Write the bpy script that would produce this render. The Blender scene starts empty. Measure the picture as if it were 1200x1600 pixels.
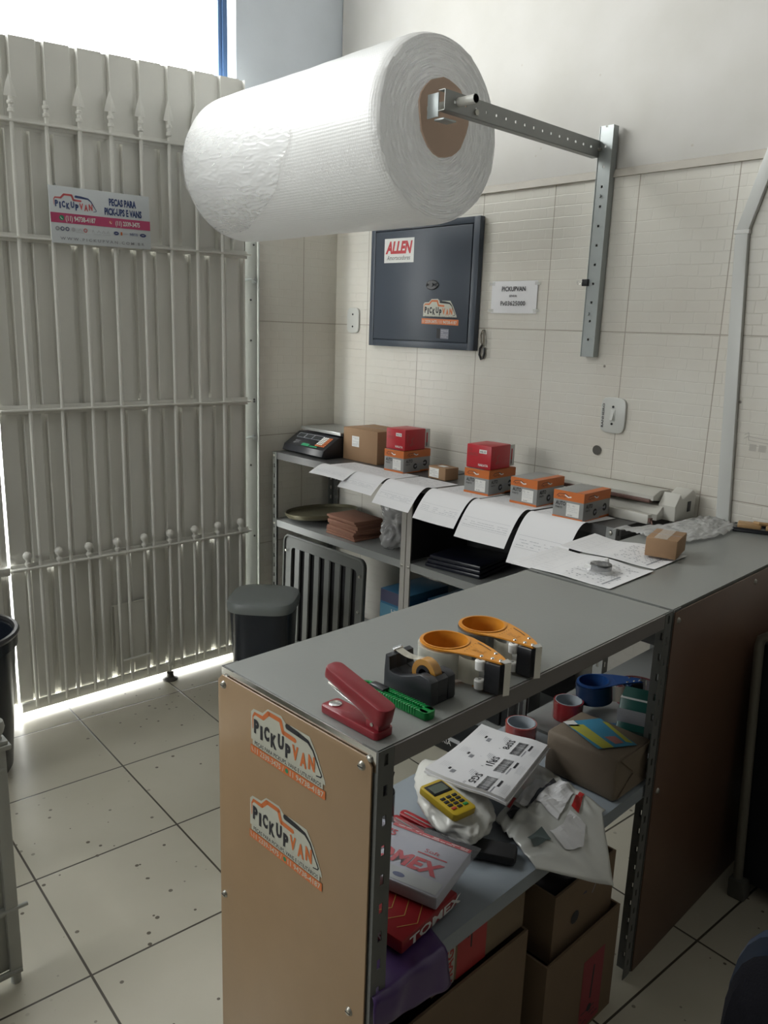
import bpy, bmesh, math, random
from mathutils import Vector, Matrix, noise
random.seed(7)
PI = math.pi
C = bpy.context.scene.collection
sc = bpy.context.scene

# ---------------------------------------------------------------- camera
CP = Vector((3.15905, -2.62264, 1.54684)); YAW, PITCH, ROLL, FPX = 0.810684, -0.225462, 0.0345419, 1238.28
f = Vector((-math.sin(YAW)*math.cos(PITCH), math.cos(YAW)*math.cos(PITCH), math.sin(PITCH)))
r = f.cross(Vector((0, 0, 1))).normalized(); u = r.cross(f)
r2 = r*math.cos(ROLL) + u*math.sin(ROLL); u2 = -r*math.sin(ROLL) + u*math.cos(ROLL)
cam = bpy.data.cameras.new('camera'); cam.sensor_fit = 'VERTICAL'; cam.sensor_height = 24.0
cam.lens = FPX/1600*24.0; cam.clip_start = .02
co = bpy.data.objects.new('camera', cam); C.objects.link(co)
M = Matrix((r2, u2, -f)).transposed().to_4x4(); M.translation = CP; co.matrix_world = M
sc.camera = co
# ---------------------------------------------------------------- light
sc.view_settings.view_transform = 'Standard'; sc.view_settings.look = 'None'
sc.view_settings.gamma = 1; sc.view_settings.use_curve_mapping = False
sc.view_settings.exposure = 0.0
w = bpy.data.worlds.new('world'); sc.world = w; w.use_nodes = True
bg = w.node_tree.nodes['Background']; bg.inputs[0].default_value = (.96, .975, .95, 1); bg.inputs[1].default_value = 12.0

def portal(loc, rot, sx, sy):
    l = bpy.data.lights.new('daylight_portal', 'AREA'); l.shape = 'RECTANGLE'; l.size = sx; l.size_y = sy
    l.cycles.is_portal = True
    o = bpy.data.objects.new('daylight_portal', l); o.location = loc; o.rotation_euler = rot; C.objects.link(o)
    return o
CEIL = 3.7; OPT = 3.5          # ceiling height, top of the opening over the gate
portal((-.06, -1.99, (2.5+OPT)/2), (0, -PI/2, 0), OPT-2.5, 2.82)
portal((.9, -6.02, 2.2), (PI/2, 0, 0), 1.4, 1.2)

# ---------------------------------------------------------------- materials
MATS = {}
def mat(name, col, rough=.5, metal=0, bump=0, bscale=60, var=0, vscale=8, spec=.5, trans=0, alpha=1, coat=0, emit=None, sss=0):
    if name in MATS: return MATS[name]
    m = bpy.data.materials.new(name); m.use_nodes = True; nt = m.node_tree; b = nt.nodes['Principled BSDF']
    b.inputs['Base Color'].default_value = (*col, 1); b.inputs['Roughness'].default_value = rough
    b.inputs['Metallic'].default_value = metal; b.inputs['Specular IOR Level'].default_value = spec
    b.inputs['Transmission Weight'].default_value = trans; b.inputs['Alpha'].default_value = alpha
    b.inputs['Coat Weight'].default_value = coat
    if sss: b.inputs['Subsurface Weight'].default_value = sss; b.inputs['Subsurface Radius'].default_value = (.02, .02, .02)
    tc = nt.nodes.new('ShaderNodeTexCoord')
    if var:
        n = nt.nodes.new('ShaderNodeTexNoise'); n.inputs['Scale'].default_value = vscale; n.inputs['Detail'].default_value = 5
        nt.links.new(tc.outputs['Object'], n.inputs['Vector'])
        mx = nt.nodes.new('ShaderNodeMix'); mx.data_type = 'RGBA'
        mx.inputs[6].default_value = (*[max(0, c*(1-var)) for c in col], 1); mx.inputs[7].default_value = (*[min(1, c*(1+var)) for c in col], 1)
        nt.links.new(n.outputs['Fac'], mx.inputs[0]); nt.links.new(mx.outputs[2], b.inputs['Base Color'])
    if bump:
        n = nt.nodes.new('ShaderNodeTexNoise'); n.inputs['Scale'].default_value = bscale; n.inputs['Detail'].default_value = 4
        nt.links.new(tc.outputs['Object'], n.inputs['Vector'])
        bp = nt.nodes.new('ShaderNodeBump'); bp.inputs['Strength'].default_value = bump; bp.inputs['Distance'].default_value = .004
        nt.links.new(n.outputs['Fac'], bp.inputs['Height']); nt.links.new(bp.outputs[0], b.inputs['Normal'])
    MATS[name] = m; return m

def nodes_of(name, rough):
    m = bpy.data.materials.new(name); m.use_nodes = True; nt = m.node_tree; b = nt.nodes['Principled BSDF']
    b.inputs['Roughness'].default_value = rough; MATS[name] = m
    return m, nt, b, nt.nodes.new('ShaderNodeTexCoord')
def N(nt, t, **k):
    n = nt.nodes.new(t)
    for a, v in k.items():
        if a.startswith('i_'): n.inputs[a[2:].replace('_', ' ')].default_value = v
        else: setattr(n, a, v)
    return n
def mixc(nt, fac, a, b):
    mx = nt.nodes.new('ShaderNodeMix'); mx.data_type = 'RGBA'
    for i, v in ((0, fac), (6, a), (7, b)):
        if isinstance(v, (tuple, float, int)): mx.inputs[i].default_value = (*v, 1) if isinstance(v, tuple) else v
        else: nt.links.new(v, mx.inputs[i])
    return mx.outputs[2]
def ramp(nt, src, a, b):
    n = nt.nodes.new('ShaderNodeMapRange'); n.inputs[1].default_value = a; n.inputs[2].default_value = b
    nt.links.new(src, n.inputs[0]); return n.outputs[0]

def wall_tile(name, axis, off):
    m, nt, b, tc = nodes_of(name, .32)
    sp = N(nt, 'ShaderNodeSeparateXYZ'); nt.links.new(tc.outputs['Object'], sp.inputs[0])
    cb = N(nt, 'ShaderNodeCombineXYZ')
    s = N(nt, 'ShaderNodeMath', operation='SUBTRACT'); s.inputs[1].default_value = off; nt.links.new(sp.outputs[axis], s.inputs[0])
    nt.links.new(s.outputs[0], cb.inputs[0])
    s2 = N(nt, 'ShaderNodeMath', operation='SUBTRACT'); s2.inputs[1].default_value = 1.034-.5345*2; nt.links.new(sp.outputs['Z'], s2.inputs[0])
    nt.links.new(s2.outputs[0], cb.inputs[1])
    br = N(nt, 'ShaderNodeTexBrick', offset=0.0, squash=1.0)
    for k, v in (('Scale', 1), ('Mortar Size', .0022), ('Mortar Smooth', .4), ('Brick Width', .3467), ('Row Height', .5345), ('Bias', 0)): br.inputs[k].default_value = v
    nt.links.new(cb.outputs[0], br.inputs['Vector'])
    ns = N(nt, 'ShaderNodeTexNoise'); ns.inputs['Scale'].default_value = 7; nt.links.new(cb.outputs[0], ns.inputs['Vector'])
    vm = N(nt, 'ShaderNodeVectorMath', operation='MULTIPLY_ADD'); nt.links.new(ns.outputs['Color'], vm.inputs[0]); vm.inputs[1].default_value = (.03, .012, 0); nt.links.new(cb.outputs[0], vm.inputs[2])
    fb = N(nt, 'ShaderNodeTexBrick', offset=0.37, squash=1.0)
    for k, v in (('Scale', 1), ('Mortar Size', .0022), ('Mortar Smooth', .9), ('Brick Width', .078), ('Row Height', .0382), ('Bias', 0)): fb.inputs[k].default_value = v
    nt.links.new(vm.outputs[0], fb.inputs['Vector'])
    # stains near joints
    st = N(nt, 'ShaderNodeTexNoise'); st.inputs['Scale'].default_value = 2.3; st.inputs['Detail'].default_value = 6; nt.links.new(tc.outputs['Object'], st.inputs['Vector'])
    base = mixc(nt, ramp(nt, st.outputs['Fac'], .45, .72), (.72, .70, .64), (.66, .62, .55))
    c2 = mixc(nt, br.outputs['Fac'], base, (.40, .355, .30))
    sm = N(nt, 'ShaderNodeMath', operation='MULTIPLY'); sm.inputs[1].default_value = .05; nt.links.new(fb.outputs['Fac'], sm.inputs[0])
    c3 = mixc(nt, sm.outputs[0], c2, (.42, .38, .33))
    # small dark chips
    vo = N(nt, 'ShaderNodeTexVoronoi'); vo.inputs['Scale'].default_value = 4.5; nt.links.new(tc.outputs['Object'], vo.inputs['Vector'])
    c4 = mixc(nt, ramp(nt, vo.outputs['Distance'], .035, .02), c3, (.2, .17, .14))
    nt.links.new(c4, b.inputs['Base Color'])
    ad = N(nt, 'ShaderNodeMath', operation='ADD'); nt.links.new(fb.outputs['Fac'], ad.inputs[0]); nt.links.new(br.outputs['Fac'], ad.inputs[1])
    bp = N(nt, 'ShaderNodeBump', invert=True); bp.inputs['Strength'].default_value = .4; bp.inputs['Distance'].default_value = .0018
    nt.links.new(ad.outputs[0], bp.inputs['Height']); nt.links.new(bp.outputs[0], b.inputs['Normal'])
    return m
def floor_mat():
    m, nt, b, tc = nodes_of('floor_tile', .28)
    br = N(nt, 'ShaderNodeTexBrick', offset=0.0, squash=1.0)
    for k, v in (('Scale', 1), ('Mortar Size', .0035), ('Mortar Smooth', .3), ('Brick Width', .4294), ('Row Height', .4294), ('Bias', 0)): br.inputs[k].default_value = v
    nt.links.new(tc.outputs['Object'], br.inputs['Vector'])
    n = N(nt, 'ShaderNodeTexNoise'); n.inputs['Scale'].default_value = 2.2; n.inputs['Detail'].default_value = 8; nt.links.new(tc.outputs['Object'], n.inputs['Vector'])
    base = mixc(nt, ramp(nt, n.outputs['Fac'], .3, .7), (.50, .475, .385), (.585, .555, .465))
    c2 = mixc(nt, br.outputs['Fac'], base, (.075, .065, .05))
    vo = N(nt, 'ShaderNodeTexVoronoi'); vo.inputs['Scale'].default_value = 26; nt.links.new(tc.outputs['Object'], vo.inputs['Vector'])
    sep = N(nt, 'ShaderNodeSeparateColor'); nt.links.new(vo.outputs['Color'], sep.inputs[0])
    th = N(nt, 'ShaderNodeMath', operation='MULTIPLY'); nt.links.new(sep.outputs[0], th.inputs[0]); th.inputs[1].default_value = .16
    gt = N(nt, 'ShaderNodeMath', operation='LESS_THAN'); nt.links.new(vo.outputs['Distance'], gt.inputs[0]); nt.links.new(th.outputs[0], gt.inputs[1])
    n2 = N(nt, 'ShaderNodeTexNoise'); n2.inputs['Scale'].default_value = 1.7; nt.links.new(tc.outputs['Object'], n2.inputs['Vector'])
    mk = N(nt, 'ShaderNodeMath', operation='MULTIPLY'); nt.links.new(gt.outputs[0], mk.inputs[0]); nt.links.new(ramp(nt, n2.outputs['Fac'], .42, .56), mk.inputs[1])
    c3 = mixc(nt, mk.outputs[0], c2, (.13, .11, .085))
    nt.links.new(c3, b.inputs['Base Color'])
    bp = N(nt, 'ShaderNodeBump', invert=True); bp.inputs['Strength'].default_value = .5; bp.inputs['Distance'].default_value = .002
    nt.links.new(br.outputs['Fac'], bp.inputs['Height']); nt.links.new(bp.outputs[0], b.inputs['Normal'])
    return m
def plaster_mat(name, a, b_):
    m, nt, b, tc = nodes_of(name, .6)
    n = N(nt, 'ShaderNodeTexNoise'); n.inputs['Scale'].default_value = 3; n.inputs['Detail'].default_value = 7; nt.links.new(tc.outputs['Object'], n.inputs['Vector'])
    c = mixc(nt, ramp(nt, n.outputs['Fac'], .35, .68), a, b_)
    vo = N(nt, 'ShaderNodeTexVoronoi'); vo.inputs['Scale'].default_value = 9; nt.links.new(tc.outputs['Object'], vo.inputs['Vector'])
    c = mixc(nt, ramp(nt, vo.outputs['Distance'], .05, .02), c, (.45, .42, .37))
    nt.links.new(c, b.inputs['Base Color'])
    bp = N(nt, 'ShaderNodeBump'); bp.inputs['Strength'].default_value = .4; bp.inputs['Distance'].default_value = .01
    nt.links.new(n.outputs['Fac'], bp.inputs['Height']); nt.links.new(bp.outputs[0], b.inputs['Normal'])
    return m
def bubble_mat(name, sx, sy, alpha, base=.86, rough=.3, tr=.25):
    """bubble film: fine rows of bubbles, partly see-through"""
    m, nt, b, tc = nodes_of(name, rough)
    b.inputs['Base Color'].default_value = (base, base*1.005, base, 1)
    b.inputs['Alpha'].default_value = alpha
    b.inputs['Coat Weight'].default_value = .35; b.inputs['Coat Roughness'].default_value = .18
    uvn = N(nt, 'ShaderNodeUVMap')
    mp = N(nt, 'ShaderNodeMapping'); mp.inputs['Scale'].default_value = (sx, sy, 1); nt.links.new(uvn.outputs[0], mp.inputs[0])
    vo = N(nt, 'ShaderNodeTexVoronoi', feature='SMOOTH_F1'); vo.inputs['Scale'].default_value = 1; vo.inputs['Randomness'].default_value = .12
    nt.links.new(mp.outputs[0], vo.inputs['Vector'])
    bp = N(nt, 'ShaderNodeBump', invert=True); bp.inputs['Strength'].default_value = .55; bp.inputs['Distance'].default_value = .004
    nt.links.new(vo.outputs['Distance'], bp.inputs['Height']); nt.links.new(bp.outputs[0], b.inputs['Normal'])
    if tr:
        t = N(nt, 'ShaderNodeBsdfTranslucent'); t.inputs[0].default_value = (.9, .9, .9, 1)
        mx = N(nt, 'ShaderNodeMixShader'); mx.inputs[0].default_value = tr
        nt.links.new(b.outputs[0], mx.inputs[1]); nt.links.new(t.outputs[0], mx.inputs[2])
        nt.links.new(mx.outputs[0], nt.nodes['Material Output'].inputs[0])
    return m

WHITE = mat('white_paint', (.75, .75, .73), .45)
PAPER = mat('paper', (.80, .80, .82), .7)
INK = mat('ink_black', (.025, .025, .03), .6)
INKG = mat('ink_grey', (.30, .31, .34), .7)
INKL = mat('ink_light_grey', (.52, .53, .56), .7)
ORANGE = mat('print_orange', (.62, .17, .05), .45)
RED = mat('print_red', (.55, .03, .04), .45)
CREAM = mat('sticker_cream', (.52, .52, .44), .4)
PWHITE = mat('print_white', (.78, .78, .76), .45)
NAVY = mat('print_navy', (.03, .05, .16), .5)
GREENP = mat('print_green', (.03, .25, .12), .5)
STEEL = mat('grey_enamel_steel', (.265, .275, .27), .36, 0, .05, 200, .08, 5)
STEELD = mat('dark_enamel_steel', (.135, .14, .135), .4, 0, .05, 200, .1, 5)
RAILM = mat('brown_grey_steel', (.20, .185, .18), .4, 0, 0, 60, .08, 9)
GALV = mat('galvanised_steel', (.38, .41, .41), .38, .55, .03, 80, .1, 12)
CHROME = mat('chrome', (.75, .75, .75), .15, 1)
SCREW = mat('zinc_screw', (.45, .44, .40), .35, .8)
HARD = mat('tan_hardboard', (.35, .235, .135), .33, 0, .03, 300, .07, 14)
HARDD = mat('dark_hardboard', (.13, .07, .045), .38, 0, .03, 300, .1, 10)
CARD = mat('cardboard', (.33, .20, .11), .75, 0, .06, 120, .08, 12)
CARDD = mat('old_cardboard', (.20, .135, .085), .8, 0, .06, 120, .12, 8)
CARDR = mat('reddish_cardboard', (.27, .13, .085), .8, 0, .06, 120, .12, 8)
GATEM = mat('gate_paint', (.76, .755, .71), .5, 0, .04, 40, .07, 4)
BLACKP = mat('black_plastic', (.017, .018, .022), .32, 0, .02, 300)
BLACKM = mat('matte_black', (.02, .02, .022), .7)
DKBLUE = mat('dark_blue_black', (.015, .02, .03), .25)

# ---------------------------------------------------------------- mesh helpers
class B:
    def __init__(s): s.bm = bmesh.new(); s.uv = None
    def add(s, verts, faces, m=0, smooth=True):
        vs = [s.bm.verts.new(v) for v in verts]; out = []
        for fc in faces:
            try: q = s.bm.faces.new([vs[i] for i in fc])
            except ValueError: continue
            q.material_index = m; q.smooth = smooth; out.append(q)
        return vs, out
    def box(s, a, b, m=0, bev=0, rot=None, org=None, seg=2):
        x0, y0, z0 = a; x1, y1, z1 = b
        v = [(x0,y0,z0),(x1,y0,z0),(x1,y1,z0),(x0,y1,z0),(x0,y0,z1),(x1,y0,z1),(x1,y1,z1),(x0,y1,z1)]
        vs, fs = s.add(v, [(0,3,2,1),(4,5,6,7),(0,1,5,4),(1,2,6,5),(2,3,7,6),(3,0,4,7)], m)
        if bev:
            ed = list({e for q in fs for e in q.edges})
            res = bmesh.ops.bevel(s.bm, geom=ed, offset=bev, segments=seg, profile=.5, affect='EDGES', clamp_overlap=True)
            vs = list({v for q in res['faces'] for v in q.verts} | {v for v in vs if v.is_valid})
            for q in res['faces']: q.material_index = m; q.smooth = True
        if rot is not None:
            o = Vector(org or (0,0,0))
            for q in vs:
                if q.is_valid: q.co = o + rot @ (q.co - o)
        return vs
    def prism(s, pts, h0, h1, axis='z', m=0, bev=0):
        """extrude a 2-D outline (list of (a,b)) along an axis"""
        def P(a, b, h): return {'z': (a, b, h), 'x': (h, a, b), 'y': (a, h, b)}[axis]
        n = len(pts); v = [P(a, b, h0) for a, b in pts] + [P(a, b, h1) for a, b in pts]
        fl = [tuple(reversed(range(n))), tuple(range(n, 2*n))] + [(i, (i+1) % n, n+(i+1) % n, n+i) for i in range(n)]
        vs, fs = s.add(v, fl, m)
        bmesh.ops.recalc_face_normals(s.bm, faces=fs)
        if bev:
            ed = list({e for q in fs[:2] for e in q.edges})
            res = bmesh.ops.bevel(s.bm, geom=ed, offset=bev, segments=2, profile=.5, affect='EDGES', clamp_overlap=True)
            for q in res['faces']: q.material_index = m; q.smooth = True
        return vs
    def tube(s, pts, rad, m=0, seg=12, caps=True):
        P = [Vector(p) for p in pts]; n = len(P); R = rad if isinstance(rad, (list, tuple)) else [rad]*n
        t0 = (P[1]-P[0]).normalized(); a = Vector((0,0,1)) if abs(t0.z) < .9 else Vector((1,0,0))
        nx = t0.cross(a).normalized(); rings = []
        for i in range(n):
            t = (P[min(i+1, n-1)]-P[max(i-1, 0)]).normalized()
            nx = (nx - t*nx.dot(t)).normalized(); ny = t.cross(nx)
            rings.append([P[i]+(nx*math.cos(2*PI*k/seg)+ny*math.sin(2*PI*k/seg))*R[i] for k in range(seg)])
        v = [p for q in rings for p in q]; fl = []
        for i in range(n-1):
            for k in range(seg):
                k2 = (k+1) % seg; fl.append((i*seg+k, i*seg+k2, (i+1)*seg+k2, (i+1)*seg+k))
        if caps: fl += [tuple(reversed(range(seg))), tuple(range((n-1)*seg, n*seg))]
        vs, fs = s.add(v, fl, m); bmesh.ops.recalc_face_normals(s.bm, faces=fs); return vs
    def lathe(s, prof, c=(0,0,0), axis='z', m=0, seg=32, sx=1, sy=1, fn=None):
        """revolve (radius, height) profile; closed at r=0 ends"""
        c = Vector(c); v = []; n = len(prof)
        for (rr, h) in prof:
            for k in range(seg):
                a = 2*PI*k/seg; q = rr
                if fn: q = rr + fn(a, h, rr)
                x, y = q*math.cos(a)*sx, q*math.sin(a)*sy
                v.append(c + Vector({'z': (x, y, h), 'x': (h, x, y), 'y': (x, h, y)}[axis]))
        fl = [(i*seg+k, i*seg+(k+1) % seg, (i+1)*seg+(k+1) % seg, (i+1)*seg+k) for i in range(n-1) for k in range(seg)]
        if prof[0][0] > 1e-6 and prof[0] != prof[-1]: fl.append(tuple(reversed(range(seg))))
        if prof[-1][0] > 1e-6 and prof[0] != prof[-1]: fl.append(tuple(range((n-1)*seg, n*seg)))
        vs, fs = s.add(v, fl, m)
        bmesh.ops.remove_doubles(s.bm, verts=vs, dist=1e-6)
        fs = [q for q in fs if q.is_valid]; bmesh.ops.recalc_face_normals(s.bm, faces=fs); return vs
    def grid(s, fn, nu, nv, m=0, thick=0, uv=False):
        v = [fn(i/nu, j/nv) for j in range(nv+1) for i in range(nu+1)]
        fl = [(j*(nu+1)+i, j*(nu+1)+i+1, (j+1)*(nu+1)+i+1, (j+1)*(nu+1)+i) for j in range(nv) for i in range(nu)]
        vs, fs = s.add(v, fl, m)
        if uv:
            L = s.bm.loops.layers.uv.verify(); idx = {q: k for k, q in enumerate(vs)}
            for fc in fs:
                for lp in fc.loops:
                    k = idx[lp.vert]; lp[L].uv = ((k % (nu+1))/nu, (k//(nu+1))/nv)
        if thick:
            bmesh.ops.recalc_face_normals(s.bm, faces=fs)
            bmesh.ops.solidify(s.bm, geom=fs, thickness=thick)
        return vs
    def slab(s, fn, nu, nv, t, m=0):
        """closed thin slab whose top follows fn and whose underside lies t below"""
        w_ = nu+1; v = [Vector(fn(i/nu, j/nv)) for j in range(nv+1) for i in range(nu+1)]; n_ = len(v)
        v += [p-Vector((0, 0, t)) for p in v]
        fl = [(j*w_+i, j*w_+i+1, (j+1)*w_+i+1, (j+1)*w_+i) for j in range(nv) for i in range(nu)]
        fl += [tuple(k+n_ for k in reversed(q)) for q in fl]
        ed = [i for i in range(nu)]+[j*w_+nu for j in range(nv)]+[nv*w_+i for i in range(nu, 0, -1)]+[j*w_ for j in range(nv, 0, -1)]
        for a_, c_ in zip(ed, ed[1:]+ed[:1]): fl.append((a_, n_+a_, n_+c_, c_))
        vs, fs = s.add(v, fl, m); bmesh.ops.recalc_face_normals(s.bm, faces=fs); return vs
    def strip(s, o, ax, ay, L, W, t, pitch, hl, hw, m=0, n_rows=1):
        """perforated metal strip: o origin, ax length dir, ay width dir; slots hl x hw each pitch"""
        o = Vector(o); ax = Vector(ax).normalized(); ay = Vector(ay).normalized(); az = ax.cross(ay)
        def bx(a0, a1, b0, b1):
            p = [o+ax*a+ay*b+az*h for h in (0, t) for a, b in ((a0, b0), (a1, b0), (a1, b1), (a0, b1))]
            vs, fs = s.add(p, [(3,2,1,0),(4,5,6,7),(0,1,5,4),(1,2,6,5),(2,3,7,6),(3,0,4,7)], m)
            bmesh.ops.recalc_face_normals(s.bm, faces=fs)
        e = (W-hw)/2; bx(0, L, 0, e); bx(0, L, W-e, W); a = 0
        while a < L-1e-6:
            b = min(L, a+(pitch-hl)); bx(a, b, e, W-e); a += pitch
def finish(bm_, name, mats, parent=None, loc=None, sharp=32, keep=False):
    bm = bm_.bm; me = bpy.data.meshes.new(name); bm.to_mesh(me); bm.free()
    for m in (mats if isinstance(mats, (list, tuple)) else [mats]): me.materials.append(m)
    try: me.set_sharp_from_angle(angle=math.radians(sharp))
    except Exception: pass
    o = bpy.data.objects.new(name, me); C.objects.link(o)
    if parent: o.parent = parent
    if loc: o.location = loc
    return o
def tag(o, label, cat, group=None, kind=None):
    o['label'] = label; o['category'] = cat
    if group: o['group'] = group
    if kind: o['kind'] = kind
    return o
def struct(o): o['kind'] = 'structure'; return o
def thing(name, label, cat, loc=(0,0,0), rz=0, group=None, rot=None):
    o = bpy.data.objects.new(name, None); C.objects.link(o); o.location = loc
    o.rotation_euler = rot if rot else (0, 0, rz); o.empty_display_size = .02
    return tag(o, label, cat, group)
def kids(o): return [c for c in bpy.data.objects if c.parent == o]
def copy_tree(o, parent=None):
    c = o.copy(); C.objects.link(c); c.parent = parent
    for k in kids(o): copy_tree(k, c)
    return c

# ---------------------------------------------------------------- printed artwork
_tc = {}
def glyphs(s, bold, shear=0):
    k = (s, bold, shear)
    if k not in _tc:
        cu = bpy.data.curves.new('t', 'FONT'); cu.body = s; cu.size = 1; cu.offset = bold; cu.shear = shear; cu.resolution_u = 2
        o = bpy.data.objects.new('t', cu); C.objects.link(o); me = o.to_mesh()
        v = [tuple(p.co[:2]) for p in me.vertices]; fs = [tuple(p.vertices) for p in me.polygons]
        o.to_mesh_clear(); bpy.data.objects.remove(o); bpy.data.curves.remove(cu)
        if v:
            x0 = min(p[0] for p in v); x1 = max(p[0] for p in v)
        else: x0, x1 = 0, 1
        _tc[k] = ([(p[0]-x0, p[1]) for p in v], fs, x1-x0)
    return _tc[k]
class Art:
    def __init__(s): s.v = []; s.f = []; s.m = []; s.mats = []; s.z = 0
    def mi(s, m):
        if m not in s.mats: s.mats.append(m)
        return s.mats.index(m)
    def up(s, dz=.00025): s.z += dz
    def _a(s, vs, fs, m):
        b = len(s.v); s.v += [(x, y, s.z) for x, y in vs]; s.f += [tuple(i+b for i in q) for q in fs]; s.m += [s.mi(m)]*len(fs)
    def rect(s, x0, y0, x1, y1, m, n=1):
        for i in range(n):
            a = x0+(x1-x0)*i/n; b = x0+(x1-x0)*(i+1)/n
            s._a([(a,y0),(b,y0),(b,y1),(a,y1)], [(0,1,2,3)], m)
    def poly(s, p, m): s._a(p, [tuple(range(len(p)))], m)
    def disc(s, x, y, r, m, seg=20, ry=None): s.poly([(x+r*math.cos(2*PI*k/seg), y+(ry or r)*math.sin(2*PI*k/seg)) for k in range(seg)], m)
    def stroke(s, pts, wd, m):
        W = wd if isinstance(wd, (list, tuple)) else [wd]*len(pts)
        for i in range(len(pts)-1):
            (x0,y0),(x1,y1) = pts[i], pts[i+1]; d = math.hypot(x1-x0, y1-y0) or 1; nx, ny = -(y1-y0)/d, (x1-x0)/d
            a, b = W[i]/2, W[i+1]/2
            s._a([(x0-nx*a,y0-ny*a),(x1-nx*b,y1-ny*b),(x1+nx*b,y1+ny*b),(x0+nx*a,y0+ny*a)], [(0,1,2,3)], m)
            s.up(.00001); s.disc(x1, y1, b, m, 10)
        s.disc(pts[0][0], pts[0][1], W[0]/2, m, 10)
    def text(s, t, x, y, h, m, w=None, bold=0, shear=0, rot=0, cx=False):
        gv, gf, gw = glyphs(t, bold, shear); sy = h/.72; sx = (w/gw) if w else sy
        if cx: x -= gw*sx/2
        c, n = math.cos(rot), math.sin(rot)
        s._a([(x+(px*sx)*c-(py*sy)*n, y+(px*sx)*n+(py*sy)*c) for px, py in gv], gf, m)
    def lines(s, x0, y0, x1, y1, n, m, th=.0009, seed=0, fill=.7):
        """rows of small print"""
        rd = random.Random(seed)
        for i in range(n):
            y = y0+(y1-y0)*(i+.5)/n; x = x0
            while x < x1:
                l = rd.uniform(.004, .018)
                if rd.random() < fill: s.rect(x, y-th/2, min(x1, x+l), y+th/2, m)
                x += l+.002
    def bars(s, x0, y0, x1, y1, m, seed=1, vert=True):
        rd = random.Random(seed); a, e = (x0, x1) if vert else (y0, y1)
        while a < e:
            q = rd.choice((.0006, .0012, .0018)); b = min(e, a+q)
            if vert: s.rect(a, y0, b, y1, m)
            else: s.rect(x0, a, x1, b, m)
            a = b+rd.choice((.0006, .001))
    def build(s, name, parent=None, org=(0,0,0), ux=(1,0,0), uy=(0,1,0), fn=None, lift=.0006):
        o = Vector(org); ux = Vector(ux).normalized(); uy = Vector(uy).normalized(); uz = ux.cross(uy)
        me = bpy.data.meshes.new(name)
        if fn: co_ = [fn(x, y, z+lift) for x, y, z in s.v]
        else: co_ = [o+ux*x+uy*y+uz*(z+lift) for x, y, z in s.v]
        me.from_pydata(co_, [], s.f)
        for m in s.mats: me.materials.append(m)
        for p, k in zip(me.polygons, s.m): p.material_index = k
        ob = bpy.data.objects.new(name, me); C.objects.link(ob)
        if parent: ob.parent = parent
        return ob
def van_logo(a, x, y, W, cO, cK, bg=None, cut=False):
    """pickup-and-van outline mark with the word below; W overall width, (x,y) lower left of the word"""
    S = W/100.0
    P = lambda l: [(x+px*S, y+py*S) for px, py in l]
    if bg:
        a.poly(P([(-4,-4),(-4,24),(0,28),(14,29),(22,36),(42,37),(50,31),(56,33),(82,33),(92,20),(103,0),(104,-4)]), bg); a.up()
    a.stroke(P([(-1,8),(-1,20),(2,24),(15,24),(23,32),(41,32),(45,22),(62,21)]), [1.0*S,1.6*S,3*S,4*S,4.5*S,4.5*S,4.5*S,4.5*S], cO)
    a.stroke(P([(51,30),(66,29),(80,27.5),(87,22),(95,9),(99,3),(98,1),(92,0)]), [5.5*S,5*S,3.4*S,2.2*S,1.5*S,1.3*S,1.3*S,1.1*S], cK)
    a.up()
    xs = 1
    for ch, dy, wd, cc in (('P',3,7.5,cK),('I',0,3.5,cK),('C',2.5,8,cK),('K',-1,8.5,cK),('U',3,8.5,cK),('P',-2,7.5,cK),('V',1,9,cO),('A',-1,9,cO),('N',1,9,cO)):
        a.text(ch, x+xs*S, y+(dy+2)*S, 13*S, cc, w=wd*S, bold=.055); xs += wd+2.3

# ================================================================ SETTING
TILE_B = wall_tile('wall_tile_back', 'X', .929-.3467*4)
TILE_L = wall_tile('wall_tile_left', 'Y', -.205-.3467*30)
PLB = plaster_mat('plaster_cream', (.55, .538, .515), (.49, .478, .445))
PLL = plaster_mat('plaster_pale_flare', (.80, .86, .94), (.74, .80, .87))  # pale plaster, with the bluish sky flare tinted into its colour
b = B(); b.box((-8, -8, -.1), (9, 8, 0)); o = finish(b, 'floor', floor_mat()); o.location = (1.1214, -1.5431, 0); o.rotation_euler.z = -.0539
# trim the floor to the room
me = o.data; struct(o)
bm = bmesh.new(); bm.from_mesh(me); bm.transform(Matrix.Rotation(-.0539, 4, 'Z'))
for v in bm.verts:
    v.co.x = (-.02 if v.co.x < 0 else 5.6)-1.1214; v.co.y = (-6.0 if v.co.y < 0 else 0.05)+1.5431
bm.transform(Matrix.Rotation(.0539, 4, 'Z')); bm.to_mesh(me); bm.free()
b = B(); b.box((0, 0, 0), (5.6, .15, 2.105), 0); b.box((0, .008, 2.105), (5.6, .15, CEIL), 1)
b.prism([(-.012, 2.098), (.01, 2.098), (.01, 2.13), (-.004, 2.122)], .002, 5.6, 'x', 2)
struct(finish(b, 'wall_back', [TILE_B, PLB, mat('ledge_grime', (.50, .47, .42), .6, var=.15)]))
b = B()
b.box((-.15, -.573, 0), (0, .15, 2.105), 0); b.box((-.15, -.573, 2.105), (-.004, .15, CEIL), 1)
b.box((-.15, -6.0, 0), (0, -3.4, CEIL), 1); b.box((-.15, -3.4, OPT), (0, -.573, CEIL), 1)
struct(finish(b, 'wall_left', [TILE_L, PLL]))
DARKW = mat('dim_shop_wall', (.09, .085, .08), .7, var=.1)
b = B(); b.box((5.6, -6.15, 0), (5.75, .15, CEIL)); struct(finish(b, 'wall_right', DARKW))
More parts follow.
